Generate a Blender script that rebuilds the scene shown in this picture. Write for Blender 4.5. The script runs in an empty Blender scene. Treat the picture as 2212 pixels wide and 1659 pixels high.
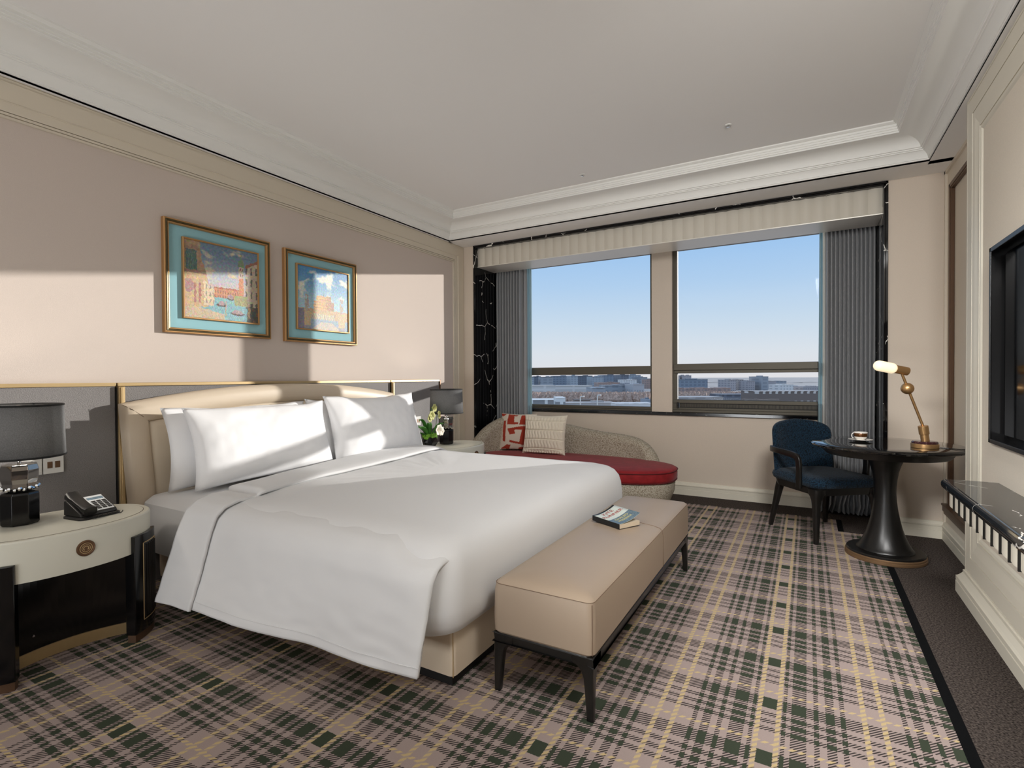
import bpy, bmesh, math, random
from mathutils import Vector, Matrix, noise
PI = math.pi
C = bpy.context.scene.collection
sc = bpy.context.scene
random.seed(7)

# ---------------------------------------------------------------- colours and materials
def lin(c):
    c = c / 255.0
    return c / 12.92 if c <= 0.04045 else ((c + 0.055) / 1.055) ** 2.4
def col(r, g, b): return (lin(r), lin(g), lin(b), 1.0)

def new_mat(name):
    m = bpy.data.materials.new(name); m.use_nodes = True
    nt = m.node_tree; b = nt.nodes['Principled BSDF']
    return m, nt, b
def node(nt, t, **kw):
    n = nt.nodes.new(t)
    for k, v in kw.items():
        if k.startswith('i_'):
            n.inputs[k[2:].replace('_', ' ')].default_value = v
        else: setattr(n, k, v)
    return n
def mth(nt, op, a, b=None, c=None, clamp=False):
    n = nt.nodes.new('ShaderNodeMath'); n.operation = op; n.use_clamp = clamp
    for i, v in enumerate((a, b, c)):
        if v is None: continue
        if isinstance(v, (int, float)): n.inputs[i].default_value = v
        else: nt.links.new(v, n.inputs[i])
    return n.outputs[0]
def mixc(nt, f, a, b):
    n = nt.nodes.new('ShaderNodeMix'); n.data_type = 'RGBA'
    for sock, v in ((n.inputs[0], f), (n.inputs[6], a), (n.inputs[7], b)):
        if isinstance(v, (int, float)): sock.default_value = v
        elif isinstance(v, tuple): sock.default_value = v
        else: nt.links.new(v, sock)
    return n.outputs[2]
def coords(nt, scale=(1, 1, 1), out='Object'):
    tc = nt.nodes.new('ShaderNodeTexCoord'); mp = nt.nodes.new('ShaderNodeMapping')
    mp.inputs['Scale'].default_value = scale
    nt.links.new(tc.outputs[out], mp.inputs['Vector'])
    return mp.outputs[0]
def mat(name, rgb, rough=0.6, metal=0.0, bump=None, var=None, spec=0.5, sheen=0.0, coat=0.0, stretch=(1, 1, 1)):
    """plain procedural surface: colour varied by noise, fine noise bump"""
    m, nt, b = new_mat(name)
    base = col(*rgb)
    b.inputs['Base Color'].default_value = base
    b.inputs['Roughness'].default_value = rough
    b.inputs['Metallic'].default_value = metal
    b.inputs['Specular IOR Level'].default_value = spec
    if sheen:
        b.inputs['Sheen Weight'].default_value = sheen; b.inputs['Sheen Roughness'].default_value = 0.4
    if coat:
        b.inputs['Coat Weight'].default_value = coat; b.inputs['Coat Roughness'].default_value = 0.05
    v = None
    if var:
        v = coords(nt, stretch)
        n = node(nt, 'ShaderNodeTexNoise'); n.inputs['Scale'].default_value = var[0]; n.inputs['Detail'].default_value = 3
        nt.links.new(v, n.inputs['Vector'])
        d = tuple(max(0, x * (1 - var[1])) for x in base[:3]) + (1,)
        l = tuple(min(1, x * (1 + var[1])) for x in base[:3]) + (1,)
        mr = node(nt, 'ShaderNodeMapRange'); mr.inputs[1].default_value = 0.3; mr.inputs[2].default_value = 0.7
        nt.links.new(n.outputs[0], mr.inputs[0])
        nt.links.new(mixc(nt, mr.outputs[0], d, l), b.inputs['Base Color'])
    if bump:
        v = v or coords(nt, stretch)
        n = node(nt, 'ShaderNodeTexNoise'); n.inputs['Scale'].default_value = bump[0]; n.inputs['Detail'].default_value = 4
        nt.links.new(v, n.inputs['Vector'])
        bp = node(nt, 'ShaderNodeBump'); bp.inputs['Strength'].default_value = bump[1]; bp.inputs['Distance'].default_value = 0.004
        nt.links.new(n.outputs[0], bp.inputs['Height']); nt.links.new(bp.outputs[0], b.inputs['Normal'])
    return m
def weave(name, rgb, rgb2, sc_=300, rough=0.85, strength=0.5, sheen=0.0, st=(1, 1, 1)):
    """coarse woven cloth: voronoi cells mix two yarn colours and drive a bump"""
    m, nt, b = new_mat(name)
    v = coords(nt, st)
    n = node(nt, 'ShaderNodeTexVoronoi'); n.inputs['Scale'].default_value = sc_
    nt.links.new(v, n.inputs['Vector'])
    mr = node(nt, 'ShaderNodeMapRange'); mr.inputs[1].default_value = 0.1; mr.inputs[2].default_value = 0.75
    nt.links.new(n.outputs['Distance'], mr.inputs[0])
    nt.links.new(mixc(nt, mr.outputs[0], col(*rgb), col(*rgb2)), b.inputs['Base Color'])
    bp = node(nt, 'ShaderNodeBump'); bp.inputs['Strength'].default_value = strength; bp.inputs['Distance'].default_value = 0.003
    bp.invert = True
    nt.links.new(n.outputs['Distance'], bp.inputs['Height']); nt.links.new(bp.outputs[0], b.inputs['Normal'])
    b.inputs['Roughness'].default_value = rough; b.inputs['Sheen Weight'].default_value = sheen
    b.inputs['Specular IOR Level'].default_value = 0.2
    return m
def marble(name, base, vein, scale=1.6, width=0.012, rough=0.08, amount=0.52):
    m, nt, b = new_mat(name)
    v = coords(nt)
    w = node(nt, 'ShaderNodeTexNoise'); w.inputs['Scale'].default_value = scale * 2.2; w.inputs['Detail'].default_value = 5
    nt.links.new(v, w.inputs['Vector'])
    ad = node(nt, 'ShaderNodeVectorMath', operation='MULTIPLY_ADD')
    ad.inputs[1].default_value = (0.16, 0.16, 0.16); nt.links.new(w.outputs['Color'], ad.inputs[0]); nt.links.new(v, ad.inputs[2])
    vo = node(nt, 'ShaderNodeTexVoronoi', feature='DISTANCE_TO_EDGE'); vo.inputs['Scale'].default_value = scale * 1.9
    nt.links.new(ad.outputs[0], vo.inputs['Vector'])
    line = mth(nt, 'LESS_THAN', vo.outputs['Distance'], width)
    nz = node(nt, 'ShaderNodeTexNoise'); nz.inputs['Scale'].default_value = scale * 5; nz.inputs['Detail'].default_value = 3
    nt.links.new(v, nz.inputs['Vector'])
    msk = mth(nt, 'GREATER_THAN', nz.outputs[0], amount)
    f = mth(nt, 'MULTIPLY', line, msk)
    nt.links.new(mixc(nt, f, col(*base), col(*vein)), b.inputs['Base Color'])
    b.inputs['Roughness'].default_value = rough
    return m
def wood(name, rgb, rgb2, rough=0.3, axis=2):
    m, nt, b = new_mat(name)
    s = [18, 18, 18]; s[axis] = 1.2
    v = coords(nt, tuple(s))
    n = node(nt, 'ShaderNodeTexNoise'); n.inputs['Scale'].default_value = 4; n.inputs['Detail'].default_value = 6
    nt.links.new(v, n.inputs['Vector'])
    nt.links.new(mixc(nt, n.outputs[0], col(*rgb), col(*rgb2)), b.inputs['Base Color'])
    bp = node(nt, 'ShaderNodeBump'); bp.inputs['Strength'].default_value = 0.25; bp.inputs['Distance'].default_value = 0.002
    nt.links.new(n.outputs[0], bp.inputs['Height']); nt.links.new(bp.outputs[0], b.inputs['Normal'])
    b.inputs['Roughness'].default_value = rough
    return m
def pane_mat(name, tint=(1, 1, 1, 1), gloss=0.05):
    m = bpy.data.materials.new(name); m.use_nodes = True; nt = m.node_tree; nt.nodes.clear()
    o = node(nt, 'ShaderNodeOutputMaterial'); mx = node(nt, 'ShaderNodeMixShader')
    t = node(nt, 'ShaderNodeBsdfTransparent'); t.inputs[0].default_value = tint
    g = node(nt, 'ShaderNodeBsdfGlossy'); g.inputs['Roughness'].default_value = 0.0
    f = node(nt, 'ShaderNodeFresnel'); f.inputs[0].default_value = 1.10
    nt.links.new(f.outputs[0], mx.inputs[0]); nt.links.new(t.outputs[0], mx.inputs[1]); nt.links.new(g.outputs[0], mx.inputs[2])
    nt.links.new(mx.outputs[0], o.inputs[0])
    return m
def glow(name, rgb, strength):
    m, nt, b = new_mat(name)
    b.inputs['Base Color'].default_value = col(*rgb)
    b.inputs['Emission Color'].default_value = col(*rgb); b.inputs['Emission Strength'].default_value = strength
    return m

def carpet_mat():
    """a tartan: warp bands across x, weft bands along y, woven with a 45 degree twill"""
    m, nt, b = new_mat('plaid_carpet')
    tc = nt.nodes.new('ShaderNodeTexCoord'); sp = nt.nodes.new('ShaderNodeSeparateXYZ')
    nt.links.new(tc.outputs['Object'], sp.inputs[0]); x, y = sp.outputs[0], sp.outputs[1]
    nz = node(nt, 'ShaderNodeTexNoise'); nz.inputs['Scale'].default_value = 160; nz.inputs['Detail'].default_value = 1
    nt.links.new(tc.outputs['Object'], nz.inputs['Vector'])
    jit = mth(nt, 'MULTIPLY', mth(nt, 'SUBTRACT', nz.outputs[0], 0.5), 0.005)
    xx = mth(nt, 'ADD', x, jit); yy = mth(nt, 'ADD', y, jit)
    H = 0.3283; P = 0.3201
    d = mth(nt, 'DIVIDE', mth(nt, 'PINGPONG', mth(nt, 'ADD', xx, 0.1225), H), H)
    w = mth(nt, 'FRACT', mth(nt, 'DIVIDE', mth(nt, 'SUBTRACT', yy, 2.126), P))
    def ramp(val, bands, total):
        r = nt.nodes.new('ShaderNodeValToRGB'); r.color_ramp.interpolation = 'CONSTANT'
        pts = [(0.0, 0.0)]
        for a, bb, v in bands: pts += [(a / total, v), (bb / total, 0.0)]
        els = r.color_ramp.elements
        els[0].position = 0.0; els[0].color = (0, 0, 0, 1); els.remove(els[1])
        for p_, v in pts[1:]:
            e = els.new(p_); e.color = (v, v, v, 1)
        nt.links.new(val, r.inputs[0]); return r.outputs[0]
    warp = ramp(d, [(.0235, .0395, .5), (.0435, .0555, 1), (.0715, .1185, 1), (.1415, .1575, 1), (.1785, .2065, 1), (.2255, .2405, 1), (.2905, .3065, .5)], H)
    weft = ramp(w, [(.0005, .070, 1), (.107, .121, .5), (.179, .204, 1), (.224, .249, 1), (.269, .294, 1)], P)
    def g(v): return mth(nt, 'GREATER_THAN', v, 0.75)
    def yl(v): return mth(nt, 'MULTIPLY', mth(nt, 'GREATER_THAN', v, 0.25), mth(nt, 'LESS_THAN', v, 0.75))
    gw, gf, yw, yf = g(warp), g(weft), yl(warp), yl(weft)
    df = mth(nt, 'SUBTRACT', xx, yy)
    tw = mth(nt, 'LESS_THAN', mth(nt, 'FRACT', mth(nt, 'DIVIDE', df, 0.0135)), 0.5)
    tw2 = mth(nt, 'LESS_THAN', mth(nt, 'FRACT', mth(nt, 'DIVIDE', df, 0.027)), 0.55)
    solid = mth(nt, 'MULTIPLY', gw, gf)
    centre = mth(nt, 'MULTIPLY', mth(nt, 'LESS_THAN', d, .0235 / H), mth(nt, 'LESS_THAN', w, .070 / P))
    solid = mth(nt, 'MAXIMUM', solid, centre)
    anyg = mth(nt, 'MAXIMUM', gw, gf)
    hatch = mth(nt, 'MULTIPLY', anyg, tw)
    c0 = col(178, 160, 154)
    c1 = mixc(nt, hatch, c0, col(54, 46, 43))
    c2 = mixc(nt, solid, c1, col(54, 64, 46))
    ywm = mth(nt, 'MULTIPLY', yw, mth(nt, 'MAXIMUM', tw2, 0.25))
    yfm = mth(nt, 'MULTIPLY', mth(nt, 'MULTIPLY', yf, tw2), 1.0)
    ymask = mth(nt, 'MAXIMUM', ywm, yfm)
    c3 = mixc(nt, ymask, c2, col(212, 188, 140))
    fn = node(nt, 'ShaderNodeTexNoise'); fn.inputs['Scale'].default_value = 500; fn.inputs['Detail'].default_value = 2
    nt.links.new(tc.outputs['Object'], fn.inputs['Vector'])
    mul = nt.nodes.new('ShaderNodeMix'); mul.data_type = 'RGBA'; mul.blend_type = 'MULTIPLY'; mul.inputs[0].default_value = 0.35
    nt.links.new(c3, mul.inputs[6]); nt.links.new(fn.outputs[0], mul.inputs[7])
    br = node(nt, 'ShaderNodeBrightContrast'); br.inputs['Bright'].default_value = 0.02; nt.links.new(mul.outputs[2], br.inputs[0])
    nt.links.new(br.outputs[0], b.inputs['Base Color'])
    bp = node(nt, 'ShaderNodeBump'); bp.inputs['Strength'].default_value = 0.4; bp.inputs['Distance'].default_value = 0.003
    nt.links.new(fn.outputs[0], bp.inputs['Height']); nt.links.new(bp.outputs[0], b.inputs['Normal'])
    b.inputs['Roughness'].default_value = 1.0; b.inputs['Specular IOR Level'].default_value = 0.05
    return m
def shade_mat(name, rgb):
    """lamp-shade cloth: diffuse and translucent mixed so a lamp inside glows through"""
    m = bpy.data.materials.new(name); m.use_nodes = True; nt = m.node_tree; nt.nodes.clear()
    o = node(nt, 'ShaderNodeOutputMaterial'); mx = node(nt, 'ShaderNodeMixShader'); mx.inputs[0].default_value = 0.3
    a = node(nt, 'ShaderNodeBsdfDiffuse'); t = node(nt, 'ShaderNodeBsdfTranslucent')
    v = coords(nt); n = node(nt, 'ShaderNodeTexNoise'); n.inputs['Scale'].default_value = 260; nt.links.new(v, n.inputs['Vector'])
    c = col(*rgb); cc = mixc(nt, n.outputs[0], tuple(q * .6 for q in c[:3]) + (1,), tuple(min(1, q * 1.45) for q in c[:3]) + (1,))
    nt.links.new(cc, a.inputs[0]); nt.links.new(cc, t.inputs[0])
    nt.links.new(a.outputs[0], mx.inputs[1]); nt.links.new(t.outputs[0], mx.inputs[2]); nt.links.new(mx.outputs[0], o.inputs[0])
    return m
def vcol_mat(name, rough=0.5):
    m, nt, b = new_mat(name)
    a = node(nt, 'ShaderNodeVertexColor', layer_name='paint'); nt.links.new(a.outputs[0], b.inputs['Base Color'])
    n = node(nt, 'ShaderNodeTexNoise'); n.inputs['Scale'].default_value = 120
    nt.links.new(coords(nt), n.inputs['Vector'])
    bp = node(nt, 'ShaderNodeBump'); bp.inputs['Strength'].default_value = 0.5; bp.inputs['Distance'].default_value = 0.002
    nt.links.new(n.outputs[0], bp.inputs['Height']); nt.links.new(bp.outputs[0], b.inputs['Normal'])
    b.inputs['Roughness'].default_value = rough
    return m
def sheer_mat(name, rgb, trans=0.5):
    m = bpy.data.materials.new(name); m.use_nodes = True; nt = m.node_tree; nt.nodes.clear()
    o = node(nt, 'ShaderNodeOutputMaterial'); mx = node(nt, 'ShaderNodeMixShader'); mx.inputs[0].default_value = trans
    a = node(nt, 'ShaderNodeBsdfDiffuse'); t = node(nt, 'ShaderNodeBsdfTranslucent')
    a.inputs[0].default_value = col(*rgb); t.inputs[0].default_value = col(*rgb)
    nt.links.new(a.outputs[0], mx.inputs[1]); nt.links.new(t.outputs[0], mx.inputs[2]); nt.links.new(mx.outputs[0], o.inputs[0])
    return m
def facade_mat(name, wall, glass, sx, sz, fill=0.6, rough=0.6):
    def up(c):  # greys and lightens the colour, putting distance haze into the facade
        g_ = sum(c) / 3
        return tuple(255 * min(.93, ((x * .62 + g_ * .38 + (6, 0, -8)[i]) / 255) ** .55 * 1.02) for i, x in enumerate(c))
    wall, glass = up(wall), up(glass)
    """rows of windows on a distant facade"""
    m, nt, b = new_mat(name)
    tc = nt.nodes.new('ShaderNodeTexCoord'); sp = nt.nodes.new('ShaderNodeSeparateXYZ'); nt.links.new(tc.outputs['Object'], sp.inputs[0])
    h = mth(nt, 'ADD', sp.outputs[0], sp.outputs[1])
    a = mth(nt, 'LESS_THAN', mth(nt, 'FRACT', mth(nt, 'DIVIDE', h, sx)), fill)
    z = mth(nt, 'LESS_THAN', mth(nt, 'FRACT', mth(nt, 'DIVIDE', sp.outputs[2], sz)), 0.55)
    f = mth(nt, 'MULTIPLY', a, z)
    nt.links.new(mixc(nt, f, col(*wall), col(*glass)), b.inputs['Base Color'])
    b.inputs['Roughness'].default_value = rough
    return m

M = dict(
    ceiling=mat('ceiling_paint', (244, 243, 241), 0.9),
    crown=mat('crown_paint', (240, 240, 236), 0.75),
    wallcloth=mat('wall_cloth', (206, 193, 183), 0.9, bump=(700, 0.25), var=(420, 0.05)),
    wallcream=mat('cream_lacquer', (214, 204, 186), 0.5),
    wallwindow=mat('beige_wall_cloth', (216, 203, 188), 0.9, bump=(600, 0.2), var=(380, 0.04)),
    tvcloth=mat('tv_wall_cloth', (222, 212, 196), 0.85, bump=(500, 0.3), var=(300, 0.04)),
    base=mat('baseboard_paint', (222, 216, 200), 0.45),
    marble=marble('black_marble', (12, 12, 14), (225, 222, 215), 1.7, 0.008, 0.05, 0.50),
    sillmarble=marble('dark_sill_marble', (14, 14, 16), (190, 186, 178), 5.0, 0.008, 0.12, 0.60),
    shelfmarble=marble('grey_black_marble', (30, 31, 33), (215, 212, 205), 1.8, 0.006, 0.05, 0.55),
    alu=mat('bronze_grey_aluminium', (92, 87, 76), 0.45, 0.3),
    aludark=mat('dark_window_gasket', (28, 27, 25), 0.6),
    glass=pane_mat('window_glass'),
    plaid=carpet_mat(),
    blackstrip=mat('black_carpet_band', (17, 18, 19), 1.0, bump=(500, 0.4), spec=0.05),
    brown=mat('dark_brown_carpet', (72, 65, 61), 1.0, bump=(200, 0.7), var=(130, 0.85), spec=0.05),
    bronze=mat('dark_bronze', (96, 72, 54), 0.4, 0.5),
    linen=mat('white_bed_linen', (224, 224, 224), 0.9, bump=(900, 0.08), spec=0.15, sheen=0.1),
    pillow=mat('white_pillow_cotton', (246, 246, 247), 0.9, bump=(900, 0.06), spec=0.15, sheen=0.1),
    leather=mat('cream_leather', (216, 200, 178), 0.42, bump=(500, 0.12)),
    leatherin=mat('cream_ribbed_leather', (222, 208, 186), 0.5, bump=(300, 0.25), stretch=(1, .4, 4)),
    benchleather=mat('taupe_leather', (164, 146, 127), 0.42, bump=(700, 0.1), var=(3, 0.02)),
    seam=mat('seam_thread', (120, 98, 80), 0.7),
    blackwood=wood('black_stained_wood', (14, 13, 12), (30, 28, 26), 0.28),
    tableleg=wood('black_oak', (6, 6, 6), (20, 19, 18), 0.34),
    blacklac=mat('black_lacquer', (9, 9, 10), 0.15),
    plinth=mat('black_plinth', (10, 9, 9), 0.6),
    blackglass=mat('black_glass_top', (8, 8, 9), 0.04, coat=0.4),
    brass=mat('aged_brass', (196, 156, 108), 0.34, 0.85),
    bronzering=mat('dull_bronze_ring', (132, 104, 76), 0.45, 0.6),
    gold=mat('champagne_gold_trim', (205, 178, 132), 0.35, 0.55),
    bronzebadge=mat('bronze_badge', (112, 84, 62), 0.4, 0.6),
    whitelac=mat('off_white_lacquer', (214, 212, 198), 0.3),
    greyleather=mat('grey_textured_leather', (128, 124, 122), 0.62, bump=(260, 0.9), var=(240, 0.12)),
    shade=shade_mat('charcoal_shade', (128, 128, 128)),
    blackfab=mat('black_binding', (20, 20, 20), 0.8),
    crystal=mat('smoked_crystal', (150, 146, 142), 0.03, 0.9),
    chrome=mat('polished_chrome', (190, 190, 190), 0.08, 1.0),
    blackplastic=mat('black_plastic', (22, 21, 20), 0.38),
    keypad=mat('silver_key', (196, 198, 198), 0.35),
    whiteplate=mat('white_switch_plate', (224, 222, 216), 0.3),
    blue=mat('blue_mat_board', (146, 192, 200), 0.85, bump=(800, 0.1)),
    frameolive=mat('olive_gilt', (84, 72, 42), 0.4, 0.35),
    framegold=mat('gilt_moulding', (186, 142, 92), 0.38, 0.5),
    paint=vcol_mat('painted_canvas', 0.45),
    boucle=weave('oatmeal_boucle', (214, 208, 192), (142, 130, 112), 130, 0.95, 0.9),
    velvet=mat('red_velvet', (140, 34, 38), 0.75, bump=(60, 0.25), var=(14, 0.18), sheen=0.12, spec=.2),
    pipingred=mat('dark_red_piping', (92, 14, 18), 0.8),
    knit=mat('cream_knit', (234, 226, 208), 0.95, bump=(240, 0.5), sheen=0.2),
    cushwhite=mat('oat_linen', (224, 212, 196), 0.95, bump=(400, 0.3)),
    cushred=mat('brick_red_wool', (168, 58, 38), 0.95, bump=(500, 0.5)),
    chairblue=weave('navy_chenille', (27, 58, 80), (5, 15, 25), 120, 0.85, 0.8, 0.1),
    curtain=mat('grey_curtain_satin', (150, 152, 155), 0.42, bump=(500, 0.1), sheen=0.2),
    sheer=sheer_mat('pale_blue_sheer', (176, 200, 208), 0.45),
    lining=sheer_mat('white_lining', (226, 226, 222), 0.4),
    pelmet=mat('pelmet_cloth', (206, 200, 187), 0.55, bump=(500, 0.15)),
    pelmetunder=mat('lit_satin_underside', (238, 234, 224), 0.32, 0.25),  # paler than the pelmet: reflected window light put into the colour
    tvblack=mat('tv_screen_glass', (4, 4, 5), 0.08),
    tvframe=mat('tv_frame_black', (14, 14, 15), 0.25),
    porcelain=mat('white_porcelain', (238, 234, 226), 0.12),
    cupband=mat('brown_gold_band', (96, 60, 28), 0.25, 0.5),
    bulb=glow('lit_frosted_glass', (255, 234, 196), 0.72),
    stone=marble('burgundy_stone', (58, 30, 32), (150, 120, 118), 12, 0.02, 0.1, 0.5),
    leaf=mat('green_leaf', (62, 118, 44), 0.5, var=(18, 0.25)),
    moss=mat('bright_moss', (112, 160, 50), 0.8, var=(60, 0.35)),
    petal=mat('cream_orchid_petal', (236, 230, 214), 0.6),
    petalg=mat('green_orchid_petal', (190, 190, 120), 0.6, var=(40, 0.15)),
    bookwhite=mat('pale_book_cover', (206, 214, 206), 0.35),
    bookblack=mat('black_book_spine', (20, 20, 22), 0.4),
    bookblue=mat('blue_grey_cover_foot', (96, 116, 128), 0.4, var=(120, 0.4)),
    bookred=mat('red_title_ink', (158, 62, 56), 0.6),
    bookyellow=mat('yellow_title_ink', (206, 196, 130), 0.6),
    paper=mat('book_pages', (206, 190, 166), 0.9, var=(40, 0.06), stretch=(1, 1, 60)),
)

# ---------------------------------------------------------------- mesh helpers
class MB:
    def __init__(s): s.v = []; s.f = []; s.m = []; s.mi = 0
    def add(s, vs, fs):
        o = len(s.v); s.v += [tuple(v) for v in vs]
        for f in fs: s.f.append(tuple(i + o for i in f)); s.m.append(s.mi)
        return s
    def box(s, x0, x1, y0, y1, z0, z1):
        vs = [(x, y, z) for z in (z0, z1) for y in (y0, y1) for x in (x0, x1)]
        return s.add(vs, [(0, 2, 3, 1), (4, 5, 7, 6), (0, 1, 5, 4), (2, 6, 7, 3), (0, 4, 6, 2), (1, 3, 7, 5)])
    def quad(s, a, b, c, d): return s.add([a, b, c, d], [(0, 1, 2, 3)])
    def prism(s, poly, z0, z1):
        n = len(poly); vs = [(x, y, z0) for x, y in poly] + [(x, y, z1) for x, y in poly]
        fs = [tuple(reversed(range(n))), tuple(range(n, 2 * n))] + [(i, (i + 1) % n, n + (i + 1) % n, n + i) for i in range(n)]
        return s.add(vs, fs)
    def loops(s, ls, cap0=True, cap1=True, closed=True):
        n = len(ls[0]); vs = [p for l in ls for p in l]; fs = []
        for k in range(len(ls) - 1):
            for i in range(n if closed else n - 1):
                j = (i + 1) % n
                fs.append((k * n + i, k * n + j, (k + 1) * n + j, (k + 1) * n + i))
        if cap0: fs.append(tuple(reversed(range(n))))
        if cap1: fs.append(tuple(range((len(ls) - 1) * n, len(ls) * n)))
        return s.add(vs, fs)
    def lathe(s, prof, cx=0, cy=0, seg=40, cap0=True, cap1=True):
        ls = [[(cx + r * math.cos(2 * PI * i / seg), cy + r * math.sin(2 * PI * i / seg), z) for i in range(seg)] for r, z in prof]
        return s.loops(ls, cap0, cap1)
    def grid(s, fn, nu, nv):
        vs = [fn(i / nu, j / nv) for i in range(nu + 1) for j in range(nv + 1)]
        fs = [(i * (nv + 1) + j, (i + 1) * (nv + 1) + j, (i + 1) * (nv + 1) + j + 1, i * (nv + 1) + j + 1) for i in range(nu) for j in range(nv)]
        return s.add(vs, fs)
    def tube(s, pts, rad, seg=10, cap=True, flat=None, up=(0, 0, 1)):
        """swept section; flat=(w,h) gives a rectangular strip with w across and h along 'up'"""
        pts = [Vector(p) for p in pts]; ls = []
        for i, p in enumerate(pts):
            t = (pts[min(i + 1, len(pts) - 1)] - pts[max(i - 1, 0)]).normalized()
            u = Vector(up)
            if abs(t.dot(u)) > 0.98: u = Vector((1, 0, 0)) if abs(t.x) < .9 else Vector((0, 1, 0))
            a = t.cross(u).normalized(); b2 = a.cross(t).normalized()
            if flat:
                w, h = flat[i] if isinstance(flat, list) else flat
                n = 16; l = []
                for k in range(n):
                    th = 2 * PI * k / n; c_, s_ = math.cos(th), math.sin(th); e = 0.35
                    l.append(p + a * (w * math.copysign(abs(c_) ** e, c_)) + b2 * (h * math.copysign(abs(s_) ** e, s_)))
                ls.append(l)
            else:
                r = rad[i] if isinstance(rad, (list, tuple)) else rad
                ls.append([p + a * (r * math.cos(2 * PI * k / seg)) + b2 * (r * math.sin(2 * PI * k / seg)) for k in range(seg)])
        return s.loops(ls, cap, cap)
    def sphere(s, c, r, seg=16, rings=10, sc_=(1, 1, 1)):
        ls = []
        for k in range(1, rings):
            ph = PI * k / rings
            ls.append([(c[0] + sc_[0] * r * math.sin(ph) * math.cos(2 * PI * i / seg), c[1] + sc_[1] * r * math.sin(ph) * math.sin(2 * PI * i / seg), c[2] - sc_[2] * r * math.cos(ph)) for i in range(seg)])
        return s.loops(ls)

def origin(o):
    v = Vector((0, 0, 0))
    while o is not None: v = v + o.location; o = o.parent
    return v
def build(name, mb, m, parent=None, smooth=None, bevel=0.0, seg=2, local=False, solid=0.0, subd=0):
    me = bpy.data.meshes.new(name)
    vs = mb.v
    if parent is not None and not local:
        w = origin(parent); vs = [(v[0] - w.x, v[1] - w.y, v[2] - w.z) for v in vs]
    me.from_pydata(vs, [], mb.f)
    ms = m if isinstance(m, (list, tuple)) else [m]
    for k in ms: me.materials.append(k)
    if len(ms) > 1: me.polygons.foreach_set('material_index', mb.m)
    bm = bmesh.new(); bm.from_mesh(me)
    bmesh.ops.remove_doubles(bm, verts=bm.verts, dist=1e-6)
    bmesh.ops.recalc_face_normals(bm, faces=bm.faces)
    bm.to_mesh(me); bm.free()
    o = bpy.data.objects.new(name, me); C.objects.link(o)
    if parent is not None: o.parent = parent
    if bevel:
        b = o.modifiers.new('bevel', 'BEVEL'); b.width = bevel; b.segments = seg; b.limit_method = 'ANGLE'; b.angle_limit = math.radians(40); b.harden_normals = False
    if solid:
        b = o.modifiers.new('solid', 'SOLIDIFY'); b.thickness = solid; b.offset = 0
    if subd:
        b = o.modifiers.new('subd', 'SUBSURF'); b.levels = subd; b.render_levels = subd
    if smooth:
        if smooth is True: me.shade_smooth()
        else: me.set_sharp_from_angle(angle=math.radians(smooth)); 
    elif smooth is None:
        me.polygons.foreach_set('use_smooth', [True] * len(me.polygons)); me.set_sharp_from_angle(angle=math.radians(32))
    return o
def tag(o, label, cat, group=None, kind=None):
    o['label'] = label; o['category'] = cat
    if group: o['group'] = group
    if kind: o['kind'] = kind
    return o
def thing(name, label, cat, loc, rotz=0, group=None):
    o = bpy.data.objects.new(name, None); C.objects.link(o); o.empty_display_size = 0.1
    o.location = loc; o.rotation_euler = (0, 0, rotz)
    return tag(o, label, cat, group)
def struct(name, mb, m, parent=None, **kw):
    o = build(name, mb, m, parent, **kw)
    if parent is None: o['kind'] = 'structure'
    return o
def dup(root, loc, label, group=None):
    r = root.copy(); C.objects.link(r); r.location = loc; r['label'] = label
    if group: r['group'] = group
    for ch in list(root.children):
        c = ch.copy(); C.objects.link(c); c.parent = r
        for g in ch.children:
            d = g.copy(); C.objects.link(d); d.parent = c
    return r
def superellipse(cx, cy, a, b, e=2.5, n=64, ph=0):
    out = []
    for i in range(n):
        t = 2 * PI * i / n + ph; c, s_ = math.cos(t), math.sin(t)
        out.append((cx + a * math.copysign(abs(c) ** (2 / e), c), cy + b * math.copysign(abs(s_) ** (2 / e), s_)))
    return out
def rrect(x0, x1, y0, y1, r, n=8):
    out = []
    for cx, cy, a0 in ((x1 - r, y1 - r, 0), (x0 + r, y1 - r, PI / 2), (x0 + r, y0 + r, PI), (x1 - r, y0 + r, 1.5 * PI)):
        for k in range(n + 1):
            t = a0 + PI / 2 * k / n; out.append((cx + r * math.cos(t), cy + r * math.sin(t)))
    return out
def text_obj(name, s, size, m, parent, loc, rot=(0, 0, 0), depth=0.0004, sx=1.0, align='CENTER'):
    cu = bpy.data.curves.new(name, 'FONT'); cu.body = s; cu.size = size; cu.extrude = depth; cu.align_x = align; cu.align_y = 'CENTER'
    t = bpy.data.objects.new(name + '_tmp', cu); C.objects.link(t)
    bpy.context.view_layer.update()
    me = bpy.data.meshes.new_from_object(t.evaluated_get(bpy.context.evaluated_depsgraph_get()))
    bpy.data.objects.remove(t)
    me.materials.clear(); me.materials.append(m)
    o = bpy.data.objects.new(name, me); C.objects.link(o); o.parent = parent; o.location = loc; o.rotation_euler = rot; o.scale = (sx, 1, 1)
    return o
# ================================================================ THE ROOM
XL, YW, YN, ZC, ZT, XR, XT, YT = -3.505, 4.99, 5.58, 2.755, 3.003, 0.90, 0.77, 3.79
YB = -3.2                                   # the room goes on behind the photographer
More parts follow.
